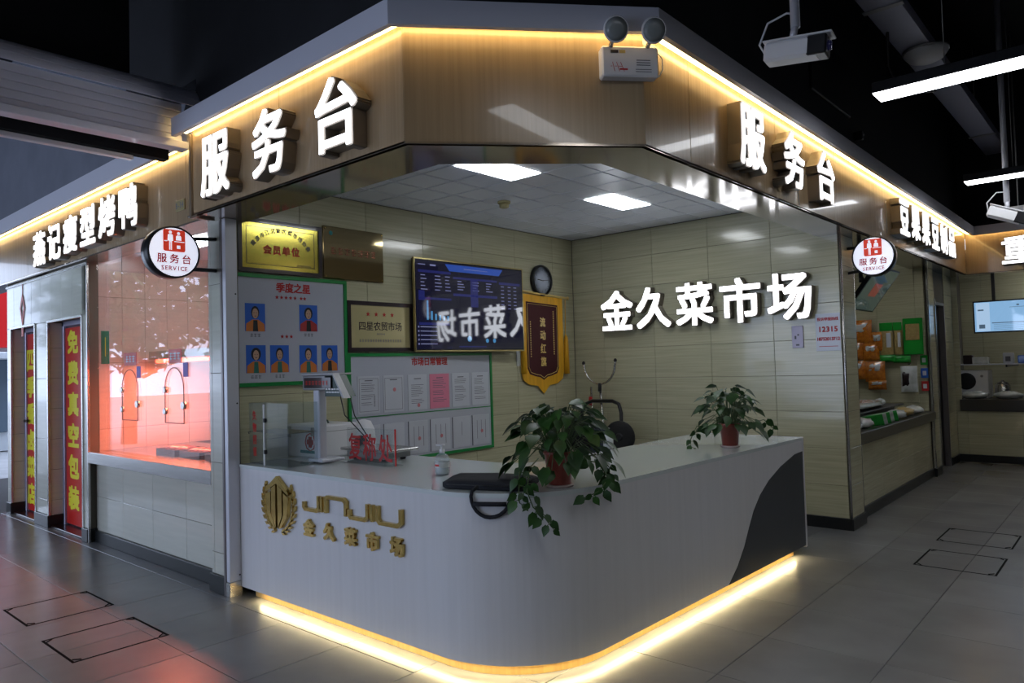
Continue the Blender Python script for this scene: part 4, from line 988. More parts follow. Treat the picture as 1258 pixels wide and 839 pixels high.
for i, h in enumerate((.22, .10, .07, .06, .05, .05)): sr(s4, .085+i*.035, .10+i*.035, .33, .33+h)
for x, z, r in ((.46, .12, .03), (.63, .10, .022), (.70, .10, .022)): s4.lathe([(r, 0), (r*.95, .0005)], (XS+.001, 4.217+x*1.376, 1.672+z*.786), (1, 0, 0), 6)
part('screen_title', s2, m_scr2, scn); st_ = part('screen_text', s3, m_scr3, scn); st_['kind'] = 'stuff'; st_ = part('screen_chart', s4, m_scr4, scn); st_['kind'] = 'stuff'
tv.rotation_euler = (0, 0, math.radians(-1.8))
# clock
cc = Vector((XW, 6.045, 2.405)); t = thing('wall_clock', 'round wall clock with a black rim above the red pennant', 'clock', cc)
part('rim', MB().lathe([(.165, 0), (.17, .03), (.162, .045), (.148, .045), (.146, .03)], cc, (1, 0, 0), 36, caps=False), m_plasticb, t)
part('dial', MB().lathe([(.147, .028), (.001, .0285)], cc, (1, 0, 0), 36), m_clockface, t)
nm = MB()
for i, s in enumerate(('12', '1', '2', '3', '4', '5', '6', '7', '8', '9', '10', '11')):
    a = i*PI/6; text(nm, s, cc+NX*.0287+RT*.115*math.sin(a)+UP*.115*math.cos(a), RT, UP, NX, .03)
part('numerals', nm, m_ink, t)
for L, w_, a in ((.075, .008, math.radians(275)), (.11, .005, math.radians(85))):
    dv = RT*math.sin(a)+UP*math.cos(a); part('hand', MB().tube([cc+NX*.033-dv*.02, cc+NX*.033+dv*L], w_/2, 5), m_plasticb, t)
# pennant
t = thing('award_pennant', 'maroon pennant with gold characters and yellow fringe beside the television', 'pennant', (XW, 6.05, 1.2))
part('rod', MB().tube([(XW+.035, 5.62, 2.275), (XW+.035, 6.47, 2.235)], .012, 8).lathe([(.001, -.02), (.022, 0), (.001, .02)], (XW+.035, 5.61, 2.275), (0, 1, 0), 8).lathe([(.001, -.02), (.022, 0), (.001, .02)], (XW+.035, 6.48, 2.235), (0, 1, 0), 8), m_goldpr, t)
ctr = 6.04
def penn(s, bot, n=9):
    y0, y1 = ctr-.36*s, ctr+.36*s
    low = [(y1, 1.43), (y1-.03, 1.35), (y1-.12*s, 1.30), (ctr+.1*s, 1.285), (ctr, bot), (ctr-.1*s, 1.285), (y0+.12*s, 1.30), (y0+.03, 1.35), (y0, 1.43)]
    return [(y0, 2.25), (y1, 2.23)]+low
part('fringe_border', MB().prism(penn(1, 1.20)[::-1], (XW, 0, 0), RT, UP, NX, .012, .02), m_yellow, t)
inn = [(5.775, 2.17), (6.305, 2.15), (6.305, 1.47), (6.27, 1.41), (6.17, 1.385), (6.10, 1.375), (6.04, 1.345), (5.98, 1.375), (5.91, 1.385), (5.81, 1.41), (5.775, 1.47)]
part('cloth', MB().prism(inn[::-1], (XW, 0, 0), RT, UP, NX, .018, .0235), m_maroon, t)
pip = [Vector((XW+.0242, y+(6.04-y)*.07, z+(1.78-z)*.05)) for y, z in inn]; part('gold_piping', MB().tube(pip+[pip[0]], .0035, 4), m_goldpr, t)
pm = MB()
for i, ch in enumerate('流动红旗'): put_fill(pm, glyph_fit(ch, .085, .095), (XW+.0235, 6.04, 1.96-i*.14), RT, UP, NX, .001, .003, 4)
for i in range(20): flat(6.22, 6.235, 2.07-i*.024, 2.085-i*.024, .0235, .0245, pm)
for i in range(16): flat(5.83, 5.842, 1.95-i*.024, 1.963-i*.024, .0235, .0245, pm)
part('gold_print', pm, m_goldpr, t)
for y, z1, z0 in ((5.71, 2.26, 1.42), (6.44, 2.22, 1.40)):
    part('tassel', MB().tube([(XW+.03, y, z1), (XW+.03, y-.01, (z0+z1)/2+.02), (XW+.03, y, (z0+z1)/2)], [.004, .004, .014], 6).tube([(XW+.03, y, (z0+z1)/2), (XW+.028, y, (z0+z1)/2-.05), (XW+.028, y, z0)], [.016, .026, .032], 8), m_yellow, t)
part('cream_panel', flat(5.62, 5.70, 1.5, 2.2, .004, .008), m_clearbag, t)

# right part of the back wall: socket and notice
YB = 6.638
t = thing('wall_socket', 'pale violet wall socket plate under the last lit character', 'socket', (-2.37, YB, 1.6))
part('plate', BB(-2.425, -2.325, YB-.012, YB, 1.59, 1.79, .003), mat('plate_lilac', (.5, .47, .62), .4), t)
part('socket_holes', MB().box(-2.40, -2.385, YB-.0135, YB-.012, 1.67, 1.70).box(-2.375, -2.36, YB-.0135, YB-.012, 1.70, 1.715).box(-2.39, -2.36, YB-.0135, YB-.012, 1.61, 1.625), m_ink, t)
t = thing('hotline_notice', 'white notice with the red number 12315 beside the wall socket', 'notice', (-2.1, YB, 1.55))
part('sheet', BB(-2.215, -2.005, YB-.006, YB-.001, 1.555, 1.885, .001), m_paper, t)
X1, Z1, NY = Vector((1, 0, 0)), Vector((0, 0, 1)), Vector((0, -1, 0))
part('red_print', text(text(text(MB(), '投诉举报热线', (-2.11, YB-.006, 1.835), X1, Z1, NY, .030, 1.0, bold=.04), '12315', (-2.11, YB-.006, 1.745), X1, Z1, NY, .055, 1.0, bold=.05), '18752013712', (-2.11, YB-.006, 1.66), X1, Z1, NY, .034, .85, bold=.05).box(-2.19, -2.03, YB-.007, YB-.006, 1.592, 1.597), m_red, t)

# ================================================================== THINGS ON THE COUNTER
Z0 = .885
# retail scale with pole display
sc = thing('weighing_scale', 'grey checking scale with a red digit display on a pole', 'scale', (-4.2, 2.95, Z0))
part('pole', BB(-4.305, -4.235, 2.84, 2.90, Z0+.012, 1.40, .006), m_alu, sc)
part('pole_foot', BB(-4.32, -4.15, 2.80, 2.98, Z0+.01, Z0+.03, .004), m_alu, sc)
TD = Matrix.Rotation(0, 4, 'Z'); TD.translation = (-4.20, 2.87, 1.43)
part('display_box', BB(-.185, .175, -.06, .02, -.055, .045, .006, T=TD), m_hook, sc)
part('display_window', B(-.16, .15, -.064, -.06, -.04, .03, TD), m_darkwood, sc)
part('digits', strokes(MB(), (-4.21, 2.805, 1.425), X1, Z1, NY, 7, .03, 1.3), m_ledred, sc)
kb = MB().bbox(-4.39, -4.02, 2.80, 2.96, 1.476, 1.488, .003)
kb.prism([(-4.02, 1.488), (-4.02, 1.474), (-3.915, 1.325), (-3.895, 1.325)][::-1], (0, 2.80, 0), (1, 0, 0), (0, 0, 1), (0, 1, 0), 0, .05)
part('top_cover', kb, mat('scale_cover_grey', (.42, .42, .44), .4), sc)
part('keypad', MB().prism([(-4.12, 1.335), (-3.92, 1.335), (-4.02, 1.473), (-4.12, 1.473)], (0, 2.81, 0), (1, 0, 0), (0, 0, 1), (0, 1, 0), 0, .10), mat('keypad_dark', (.03, .06, .05), .4), sc)
ky = MB()
for i in range(5):
    for j in range(2): ky.box(-4.105+i*.03+j*.006, -4.085+i*.03+j*.006, 2.805, 2.811, 1.378-j*.02, 1.388-j*.02)
part('keys', ky, m_plasticw, sc)
part('platform', BB(-4.32, -3.80, 3.06, 3.34, .945, .965, .006), m_steel, sc)
part('platform_base', BB(-4.27, -3.86, 3.08, 3.32, Z0+.015, .945, .006), m_hook, sc)
part('foot', MB().lathe([(.02, 0), (.02, .02)], (-4.27, 2.83, Z0), n=10).lathe([(.02, 0), (.02, .02)], (-4.22, 3.12, Z0), n=10).lathe([(.02, 0), (.02, .02)], (-3.9, 3.12, Z0), n=10).lathe([(.02, 0), (.02, .02)], (-3.9, 3.28, Z0), n=10), m_rubber, sc)
part('cable', MB().tube([(-4.16, 2.95, 1.37), (-4.13, 2.97, 1.2), (-4.03, 3.05, 1.06), (-4.0, 3.1, .97)], .004, 6).tube([(-4.05, 2.95, 1.36), (-4.02, 2.97, 1.2), (-4.0, 3.04, 1.08), (-3.98, 3.1, .97)], .004, 6), m_plasticb, sc)
# first aid box
fa = thing('first_aid_box', 'white first aid box with a red cross behind the scale', 'box', (-4.65, 3.1, Z0))
TF = Matrix.Rotation(math.radians(0), 4, 'Z'); TF.translation = (-4.62, 3.12, Z0)
part('case', BB(-.20, .20, -.17, .17, 0, .235, .012, T=TF), m_plasticw, fa); part('lid_line', B(-.201, .201, -.171, .171, .185, .189, TF), m_hook, fa)
cr = MB(); cr.box(.087, .123, -.175, -.171, .077, .153, TF).box(.067, .143, -.175, -.172, .097, .133, TF); part('red_cross', cr, m_inkred, fa)
part('cross_ring', MB().tube([TF @ Vector((.105+.062*math.cos(a), -.173, .115+.062*math.sin(a))) for a in np.linspace(0, 2*PI, 9)], .004, 4), m_inkred, fa)
part('teal_label', B(-.02, .17, -.175, -.171, .035, .055, TF), m_teal, fa)
part('latch', BB(-.17, -.14, -.185, -.17, .14, .22, .003, T=TF).bbox(.13, .16, -.185, -.17, .16, .22, .003, T=TF), m_hook, fa)
part('handle', MB().tube([TF @ Vector(p) for p in ((-.08, 0, .235), (-.07, 0, .255), (.07, 0, .255), (.08, 0, .235))], .007, 6), m_plasticb, fa)
# small white speaker
sp = thing('desk_speaker', 'small white rounded speaker with a dark red grille behind the first aid box', 'speaker', (-4.42, 3.36, Z0))
part('body', MB().lathe([(.06, 0), (.085, .03), (.09, .1), (.08, .18), (.055, .235), (.01, .25)], (-4.44, 3.36, Z0), n=20), m_plasticw, sp)
part('grille', MB().lathe([(.05, 0), (.047, .008), (.001, .01)], (-4.385, 3.288, Z0+.09), (.6, -.75, .15), 18), m_darkwood, sp)
# acrylic stands
ac = thing('acrylic_box', 'clear acrylic lost property box with small red characters at the column', 'box', (-4.5, 2.7, Z0))
part('front_sheet', B(-4.685, -4.20, 2.575, 2.58, Z0, 1.30), m_acryl, ac); part('back_sheet', B(-4.685, -4.20, 2.80, 2.805, Z0, 1.30), m_acryl, ac)
part('side_sheet', B(-4.205, -4.20, 2.58, 2.80, Z0, 1.30), m_acryl, ac); part('side_sheet', B(-4.685, -4.68, 2.58, 2.80, Z0, 1.30), m_acryl, ac); part('shelf_sheet', B(-4.68, -4.205, 2.58, 2.80, 1.10, 1.105).box(-4.68, -4.205, 2.58, 2.80, Z0, Z0+.005), m_acryl, ac)
part('bright_edge', BB(-4.49, -4.478, 2.568, 2.58, Z0, 1.29, .002), m_plasticw, ac)
mb = MB()
for i, ch in enumerate('失物招领'): put_fill(mb, glyph_fit(ch, .045, .062), (-4.605, 2.573, 1.215-i*.082), X1, Z1, NY, .001, .0015, 4)
part('red_print', mb, m_red, ac)
part('hook', MB().tube([(-4.655, 2.57, 1.10), (-4.68, 2.565, 1.105), (-4.655, 2.56, 1.09)], .004, 6), m_plasticb, ac)
for z in (1.17, .96): part('clip', BB(-4.475, -4.455, 2.56, 2.58, z, z+.028, .003), m_plasticb, ac)
aw = thing('acrylic_sign', 'clear acrylic desk sign with three red characters beside the scale', 'sign', (-3.87, 3.0, Z0))
part('panel', B(-4.13, -3.62, 2.985, 2.990, Z0, 1.115), m_acryl, aw); part('foot_sheet', B(-4.13, -3.62, 2.93, 3.05, Z0, Z0+.004), m_acryl, aw)
mb = MB()
for ch, x in zip('复称处', (-4.04, -3.885, -3.72)): put_fill(mb, glyph_fit(ch, .135, .175), (x, 2.985, .992), X1, Z1, NY, .001, .0025)
part('red_print', mb, m_red2, aw); part('red_edge', BB(-3.628, -3.619, 2.983, 2.992, Z0, 1.12, .001), m_redb, aw)
# sanitiser bottles
def bottle(c, label, s=1.0, m=m_acryl, cap=m_plasticw):
    t = thing('sanitizer_bottle', label, 'bottle', c); c = Vector(c)
    part('body', MB().lathe([(.040*s, 0), (.044*s, .01*s), (.044*s, .09*s), (.030*s, .115*s), (.014*s, .125*s)], c, n=20), m, t)
    part('liquid', MB().lathe([(.036*s, .006*s), (.038*s, .06*s), (.037*s, .062*s)], c, n=20), mat('gel', (.55, .6, .62), .1), t)
    part('pump', MB().lathe([(.015*s, .125*s), (.015*s, .145*s), (.006*s, .147*s), (.006*s, .165*s), (.018*s, .166*s), (.018*s, .176*s)], c, n=12).tube([c+Vector((0, 0, .171*s)), c+Vector((-.04*s, -.01*s, .168*s))], .005*s, 6), cap, t)
    part('label_print', MB().lathe([(.0448*s, .045*s), (.0448*s, .075*s)], c, n=20, caps=False), m_clearbag, t)
    part('red_mark', MB().box(c.x-.012*s, c.x+.02*s, c.y-.047*s, c.y-.0455*s, c.z+.052*s, c.z+.064*s), m_inkred, t)
bottle((-3.10, 2.90, Z0), 'clear hand sanitizer bottle on the counter left of the bag', 1.0, m_bottle)
bottle((-2.97, 4.42, Z0), 'small pump bottle on the counter behind the trailing plant', .85, m_clearbag)
# laptop bag
bag = thing('laptop_bag', 'black flat laptop bag on the counter with handle hanging over the edge', 'bag', (-2.55, 2.72, Z0))
A, Bp, Cp, D = Vector((-2.74, 2.55, 0)), Vector((-2.31, 2.70, 0)), Vector((-2.43, 2.97, 0)), Vector((-2.88, 2.83, 0))
def sheet(z0, z1, ins, jit=0):
    c = (A+Bp+Cp+D)/4; ps = []
    cor = [A, Bp, Cp, D]
    for i in range(4):
        p, q_ = cor[i], cor[(i+1) % 4]
        for f in (.08, .5, .92): ps.append(p.lerp(q_, f))
    return [c+(p-c)*(1-ins) for p in ps]
lay = [(0, .04), (.008, 0), (.03, 0), (.04, .05), (.046, .3)]
vs = []; 
for z, ins in lay: vs += [Vector((p.x, p.y, Z0+.001+z+(.004*math.sin(i*2.1) if z > .03 else 0))) for i, p in enumerate(sheet(0, 0, ins))]
mb = MB(); fs = [[k*12+i, k*12+(i+1) % 12, (k+1)*12+(i+1) % 12, (k+1)*12+i] for k in range(4) for i in range(12)]+[list(range(12))[::-1], list(range(48, 60))]
mb.add(vs, fs, True); part('bag_body', mb, m_fabricb, bag)
part('zip_line', MB().tube([Vector((p.x, p.y-.001, Z0+.026)) for p in (lambda s_: [s_[0], s_[1], s_[2]])(sheet(0, 0, -.01))], .003, 5), m_plasticb, bag)
hd = MB(); hp_ = []
ey = lambda x, k=.018: 3.11-math.sqrt(.36-(x+2.725)**2)-k
pts = [(-2.51, ey(-2.51, -.03), Z0+.028), (-2.51, ey(-2.51, .010), Z0+.012)]+[(-2.425-.085*math.cos(t), ey(-2.425-.085*math.cos(t)), Z0-.012-.10*math.sin(t)) for t in np.linspace(0, PI, 13)]+[(-2.34, ey(-2.34, .010), Z0+.012), (-2.34, ey(-2.34, -.03), Z0+.028)]
def ribbon(pts, w_, th, side):
    mb = MB(); P = [Vector(p) for p in pts]; vs = []
    for i, p in enumerate(P):
        t = (P[min(i+1, len(P)-1)]-P[max(i-1, 0)]).normalized(); s_ = Vector(side); n_ = t.cross(s_).normalized(); ww = n_
        vs += [p+ww*w_/2+s_*th/2, p-ww*w_/2+s_*th/2, p-ww*w_/2-s_*th/2, p+ww*w_/2-s_*th/2]
    fs = [[i*4+j, i*4+(j+1) % 4, i*4+4+(j+1) % 4, i*4+4+j] for i in range(len(P)-1) for j in range(4)]
    return mb.add(vs, fs)
part('handle', MB().tube(pts, .0095, 6), m_fabricb, bag)
part('handle_wrap', MB().tube([(x, ey(x, .022), Z0-.048) for x in (-2.495, -2.46, -2.42, -2.385, -2.355)], .012, 6), m_fabricb, bag)

# ---------------- pothos plants
def leaf_mesh(name='leaf'):
    prof = [(0, .0), (.08, .24), (.25, .36), (.45, .34), (.65, .23), (.85, .09), (1.0, 0)]
    vs = []; fs = []
    for x, w_ in prof: 
        z = -.22*x*x
        vs += [(x, -w_, z+w_*.16), (x, 0, z-.0), (x, w_, z+w_*.16)]
    vs[0] = (-.07, -.16, .02); vs[2] = (-.07, .16, .02)
    for i in range(len(prof)-1):
        a = i*3; fs += [[a, a+1, a+4, a+3], [a+1, a+2, a+5, a+4]]
    return mesh_of(name, MB().add(vs, fs, True), m_leaf)
ME_LEAF = leaf_mesh()
def put_leaf(parent, base, direction, size, roll_=0, upv=(0, 0, 1)):
    d = Vector(direction).normalized(); s_ = Vector(upv).cross(d)
    if s_.length < .05: s_ = Vector((1, 0, 0))
    s_.normalize(); n_ = d.cross(s_)
    Mx = Matrix((d, s_, n_)).transposed().to_4x4() @ Matrix.Rotation(roll_, 4, 'X') @ Matrix.Scale(size, 4)
    o = bpy.data.objects.new('leaf', ME_LEAF); COL.objects.link(o); o.parent = parent
    Mx.translation = Vector(base)-ORG[parent]; o.matrix_local = Mx; return o
def pothos(c, label, n, spread, height, vines, seed, s=1.0, lsize=.085):
    R = random.Random(seed); c = Vector(c); t = thing('potted_pothos', label, 'plant', c)
    p = part('pot', MB().lathe([(.050*s, .006), (.053*s, .02), (.066*s, .145*s), (.071*s, .147*s), (.071*s, .16*s), (.062*s, .16*s), (.058*s, .14*s)], c, n=28, caps=True), m_pot, t)
    part('saucer', MB().lathe([(.055*s, 0), (.062*s, .003), (.064*s, .014), (.058*s, .014)], c, n=24), m_saucer, t)
    part('soil', MB().lathe([(.058*s, .13*s), (.02*s, .138*s)], c, n=16), m_soil, t)
    st = MB(); top = c+Vector((0, 0, .14*s))
    for i in range(n):
        a = i*2.39996+R.uniform(-.3, .3); fr = (i+.5)/n; 
        rad = spread*(.25+.75*math.sqrt(fr))*R.uniform(.75, 1.1); h = height*(1-fr**1.3)*R.uniform(.75, 1.1)-(.10 if fr > .7 else .0)*R.random()
        tip = top+Vector((math.cos(a)*rad, math.sin(a)*rad, h+.03))
        if fr < .5: tip.z += .03*R.random()
        if tip.z < Z0+.05 : tip.z = Z0+.05+R.random()*.03
        base = top+Vector((math.cos(a)*.03*s, math.sin(a)*.03*s, -.01))
        mid = base.lerp(tip, .5)+Vector((0, 0, .05+.03*R.random()))
        st.tube([base, base.lerp(mid, .6)+Vector((0, 0, .01)), mid, tip], .0022, 5)
        out = Vector((math.cos(a+R.uniform(-.5, .5)), math.sin(a+R.uniform(-.5, .5)), -.25-.6*fr+R.uniform(-.25, .35)))
        put_leaf(t, tip, out, lsize*R.uniform(.8, 1.45), R.uniform(-.5, .5))
    for v in vines:
        P = [Vector(q_) for q_ in v]; fine = []
        for i in range(len(P)-1):
            for f in (0, .33, .66): fine.append(P[i].lerp(P[i+1], f))
        fine.append(P[-1]); st.tube(fine, .003, 5)
        for i, q_ in enumerate(fine[2:]):
            sd = 1 if i % 2 else -1; tt = (fine[min(i+3, len(fine)-1)]-fine[i+1]).normalized()
            side = Vector((.66, .75, 0))*sd
            dv = side*.8+Vector((0, 0, -.7))+tt*.3+Vector((.2, -.2, 0))
            q2 = q_+side*R.uniform(.008, .028)+Vector((.012, -.012, R.uniform(-.012, .008))); st.tube([q_, q2], .0018, 4)
            dv = dv+Vector((R.uniform(-.3, .3), R.uniform(-.3, .3), R.uniform(-.4, .3)))
            put_leaf(t, q2, dv, lsize*R.uniform(.5, .95), R.uniform(-.7, .7), (.75, -.66, .4))
    part('stems', st, m_stem, t)
pothos((-2.27, 2.93, Z0), 'large trailing pothos in a terracotta pot at the counter corner', 125, .26, .21,
    [[(-2.34, 2.85, 1.03), (-2.30, 2.73, 1.0), (-2.255, 2.655, .90), (-2.22, 2.655, .83), (-2.18, 2.69, .78), (-2.155, 2.71, .735)],
     [(-2.36, 2.80, 1.03), (-2.33, 2.69, .98), (-2.285, 2.63, .90), (-2.275, 2.62, .85)],
     [(-2.20, 2.98, 1.03), (-2.12, 3.05, 1.0), (-2.06, 3.06, .93), (-2.06, 2.98, .875), (-2.09, 2.90, .85)],
     [(-2.2, 3.0, 1.03), (-2.12, 3.08, 1.04), (-2.08, 3.10, .97), (-2.08, 3.07, .90)]], 5, 1.12, .078)
pothos((-2.25, 4.88, Z0), 'smaller pothos in a terracotta pot on the right end of the counter', 80, .21, .22,
    [[(-2.3, 4.85, 1.03), (-2.42, 4.72, 1.04), (-2.45, 4.68, .95), (-2.44, 4.66, .90)], [(-2.2, 4.92, 1.03), (-2.07, 5.05, 1.07), (-2.02, 5.1, 1.0)]], 11, 1.05, .076)

# ---------------- things in the booth corner
tag(part('riot_fork', MB().tube([(-4.655, 6.50, 1.50)]+[(-4.45+.20*math.cos(a), 6.50, 1.49+.21*math.sin(a)) for a in np.linspace(PI, 2*PI, 14)]+[(-4.245, 6.50, 1.52)], .011, 8).tube([(-4.45, 6.50, 1.28), (-4.42, 6.51, .7), (-4.40, 6.52, .02)], .014, 8), m_steel), 'steel U shaped security fork leaning in the booth corner', 'tool')
fk = bpy.data.objects['riot_fork']
for p in ((-4.655, 6.50, 1.51), (-4.245, 6.50, 1.53)): part('rubber_tip', MB().blob(p, .018, .018, .022), m_rubber, fk)
ORG[fk] = Vector((0, 0, 0)); part('socket_joint', MB().tube([(-4.45, 6.50, 1.29), (-4.446, 6.49, 1.20)], .021, 8), m_plasticb, fk)
t = thing('riot_baton_pole', 'second steel pole with a red grip in the booth corner', 'tool', (-4.55, 6.4, 0))
part('pole', MB().tube([(-4.60, 6.55, 1.25), (-4.57, 6.53, .02)], .012, 8), m_steel, t); part('red_grip', MB().tube([(-4.597, 6.53, 1.14), (-4.592, 6.51, 1.05)], .02, 8), m_redb, t)
t = thing('hand_truck', 'black folding hand truck with round wheels in the booth corner', 'trolley', (-4.35, 6.35, 0))
part('tube_handle', MB().tube([(-4.66, 6.36, .2), (-4.66, 6.45, .98), (-4.62, 6.47, 1.07), (-4.54, 6.48, 1.10), (-4.28, 6.48, 1.10), (-4.20, 6.47, 1.07), (-4.16, 6.45, .98), (-4.12, 6.36, .2)], .02, 8), m_plasticb, t)
part('back_plate', BB(-4.62, -4.16, 6.38, 6.41, .3, .84, .005), mat('plate_slate', (.05, .06, .09), .4), t)
for x, y, z in ((-4.11, 6.33, .745), (-4.60, 6.33, .745)):
    wh = part('wheel', MB().lathe([(.10, -.02), (.15, -.025), (.165, 0), (.15, .025), (.10, .02)], (x, y, z), (.25, -1, 0), 28), m_rubber, t)
    part('hub', MB().lathe([(.1, .0), (.03, .024), (.028, .03)], (x, y, z), (.25, -1, 0), 20), m_plasticb, wh)
part('toe_plate', BB(-4.64, -4.14, 6.2, 6.38, .0, .02, .004).bbox(-4.62, -4.58, 6.36, 6.40, .02, .6, .004).bbox(-4.2, -4.16, 6.36, 6.40, .02, .6, .004), m_plasticb, t)

# ================================================================== BEAN STALL GOODS
struct('trim_sill', BB(-2.16, -1.985, 7.03, 10.09, .695, .80, .004), mat('sill_dark', (.09, .085, .075), .3, metal=.4))
tbl = thing('display_table', 'dark display table inside the bean stall window', 'table', (-2.7, 8.5, 0))
part('table_top', BB(-3.3, -2.17, 7.05, 10.05, .77, .80, .004), m_charc, tbl)
for x, y in ((-3.2, 7.2), (-2.27, 7.2), (-3.2, 9.9), (-2.27, 9.9)): part('leg', BB(x-.03, x+.03, y-.03, y+.03, 0, .77, .004), m_charc, tbl)
def pillow(c, w_, h_, d_, T=None, n=8, m=6, seed=0):
    """crimped bag: thick middle, thin sealed ends; stands in plane x-z, thickness y"""
    R = random.Random(seed); mb = MB(); vs = []; fs = []
    for sd in (1, -1):
        for i in range(m+1):
            for j in range(n+1):
                u_, v_ = j/n*2-1, i/m*2-1
                b = max(0, (1-u_**4)*(1-v_**4))**.6*d_/2*(1+R.uniform(-.3, .3))
                vs.append(Vector((u_*w_/2*(1-.05*(1-v_*v_)), -sd*b, v_*h_/2)))
    K = (n+1)*(m+1)
    for k, sd in enumerate((1, -1)):
        for i in range(m):
            for j in range(n):
                q_ = [k*K+i*(n+1)+j, k*K+i*(n+1)+j+1, k*K+(i+1)*(n+1)+j+1, k*K+(i+1)*(n+1)+j]; fs.append(q_ if sd > 0 else q_[::-1])
    vs = [(T @ v if T else v)+Vector(c) for v in vs]
    return mb.add(vs, fs, True)
YP = 10.04
snk = [(-2.80, 1.80, .32, .32), (-2.585, 1.68, .15, .24), (-2.86, 1.57, .22, .24), (-2.66, 1.55, .20, .22), (-2.84, 1.32, .22, .24), (-2.62, 1.30, .24, .26), (-2.60, 1.13, .22, .12)]
pos = ['top left', 'upper right', 'middle left', 'middle right', 'lower left', 'lower right', 'lowest']
for k, (x, z, w_, h_) in enumerate(snk):
    t = thing('snack_bag', 'shiny orange snack bag hanging on the bean stall wall, %s of its bunch' % pos[k], 'bag', (x, YP-.03, z-h_/2), 'orange snack bags')
    part('wrapper', pillow((x, YP-.03-.005*k, z), w_, h_, .07, seed=k), m_orange, t)
    part('clear_window', pillow((x, YP-.045-.005*k, z+h_*.18), w_*.7, h_*.4, .06, seed=k+20), m_clearbag, t)
for k, (x, z, w_, h_) in enumerate(((-2.475, 1.72, .15, .36), (-2.345, 1.72, .10, .36))):
    t = thing('noodle_pack', ('narrow clear pack with green header, left one' if k == 0 else 'narrow clear pack with green header, right one'), 'pack', (x, YP-.02, z-h_/2), 'green headed packs')
    part('pouch', pillow((x, YP-.03, z-.03), w_, h_, .05, seed=k+40), m_snackyl, t)
    part('header_card', BB(x-w_/2, x+w_/2, YP-.06, YP-.05, z+.09, z+.19, .002), m_snackgr, t)
    part('white_label', BB(x, x+w_*.35, YP-.062, YP-.056, z-.12, z+.06, .002), m_paper, t)
for k, (x, z) in enumerate(((-2.48, 1.46), (-2.31, 1.45))):
    o = part('green_pouch', pillow((x, YP-.03, z), .20, .09, .05, seed=k+50), m_snackgr); tag(o, 'small flat green pouch under the clear packs, %s one' % ('left', 'right')[k], 'pack', 'green pouches')
t = thing('tofu_sheet_pack', 'large green framed pack of tan tofu sheets on the bean stall wall', 'pack', (-2.17, YP-.03, 1.5))
part('tray', BB(-2.285, -2.065, YP-.05, YP-.03, 1.50, 1.95, .006), m_snackgr, t)
part('tofu_sheet', BB(-2.255, -2.10, YP-.056, YP-.05, 1.68, 1.88, .003), m_snackyl, t)
t = thing('clear_pack', 'small clear pack of dark dried goods below the green packs', 'pack', (-2.24, YP-.03, 1.05))
part('pouch', pillow((-2.24, YP-.04, 1.20), .19, .32, .06, seed=77), m_clearbag, t); part('dried_goods', pillow((-2.27, YP-.06, 1.2), .09, .18, .05, seed=78), m_darkwood, t); part('hook', MB().tube([(-2.24, YP-.02, 1.38), (-2.24, YP+.05, 1.39)], .008, 6), m_plasticb, t)
# goods on the table
def tray_goods(x0, x1, y0, y1, z, m, label, cat, name, n, hh=.03, seed=0):
    t = thing(name, label, cat, ((x0+x1)/2, (y0+y1)/2, z)); R = random.Random(seed)
    part('tray', BB(x0, x1, y0, y1, z, z+.012, .003), m_charc, t)
    for i in range(n):
        x = x0+.05+(x1-x0-.1)*R.random(); y = y0+(y1-y0)*(i+.5)/n
        part('piece', MB().blob((x, y, z+.012+hh*.8), .07, (y1-y0)/n*.5, hh, 8, 5, .2, seed*9+i), m, t)
    return t
tray_goods(-2.95, -2.22, 7.4, 9.6, .91, m_clearbag, 'raised tray covered with white plastic bags in the bean stall', 'tray', 'covered_tray', 14, .04, 1)
part('riser', BB(-2.85, -2.30, 7.5, 9.5, .80, .91, .004), m_charc, [o for o in bpy.data.objects if o.name == 'covered_tray'][0])
for k, y in enumerate((7.80, 7.93, 8.06, 8.19, 8.34)):
    T = Matrix.Rotation(math.radians(-60), 4, 'Y') @ Matrix.Rotation(math.radians(90), 4, 'Z')
    o = part('noodle_packet', pillow((-2.14, y, .845), .11, .30, .03, T=Matrix.Rotation(math.radians(80), 4, 'Y'), seed=60+k), m_snackgr if k in (0, 2, 4) else m_clearbag)
    tag(o, '%s packet lying on the bean stall table, %s from the window edge' % (('green' if k in (0, 2, 4) else 'clear white'), ('first', 'second', 'third', 'fourth', 'fifth')[k]), 'packet', 'packets in a row')
for k, (x, y, m, lab) in enumerate(((-2.13, 7.22, m_clearbag, 'clear bag of white goods at the near end of the table'), (-2.13, 7.55, m_clearbag, 'second clear bag from the near end of the table'), (-2.36, 7.22, m_snackyl, 'yellowish bag behind the clear bags on the table'),
        (-2.12, 8.78, m_clearbag, 'crumpled clear bag in the middle of the table'), (-2.13, 9.16, m_snackyl, 'brownish bag of dried tofu on the table'), (-2.12, 9.58, m_clearbag, 'clear bag at the far end of the table'))):
    tag(part('food_bag', MB().blob((x, y, .852), .11, .17, .05, 12, 8, .14, k+80), m), lab, 'bag', 'bags on the bean stall table')
tag(part('plastic_cover', MB().blob((-2.52, 8.4, .965), .30, .95, .055, 22, 10, .06, 33), m_clearbag), 'long white plastic sheet bundled over the raised tray in the bean stall', 'sheet')
# stickers on the pilaster
for k, (z, c_, lab) in enumerate(((1.43, m_snackgr, 'small green sticker on the stall post'), (1.27, m_blue, 'small blue sticker on the stall post, under the green one'), (1.11, m_inkred, 'small red sticker on the stall post, lowest of three'))):
    t = thing('post_sticker', lab, 'sticker', (-2.08, 10.08, z-.05)); part('sheet', BB(-2.125, -2.045, 10.078, 10.084, z-.06, z+.06, .001), c_, t); part('white_square', B(-2.105, -2.065, 10.075, 10.078, z-.03, z+.025), m_paper, t)
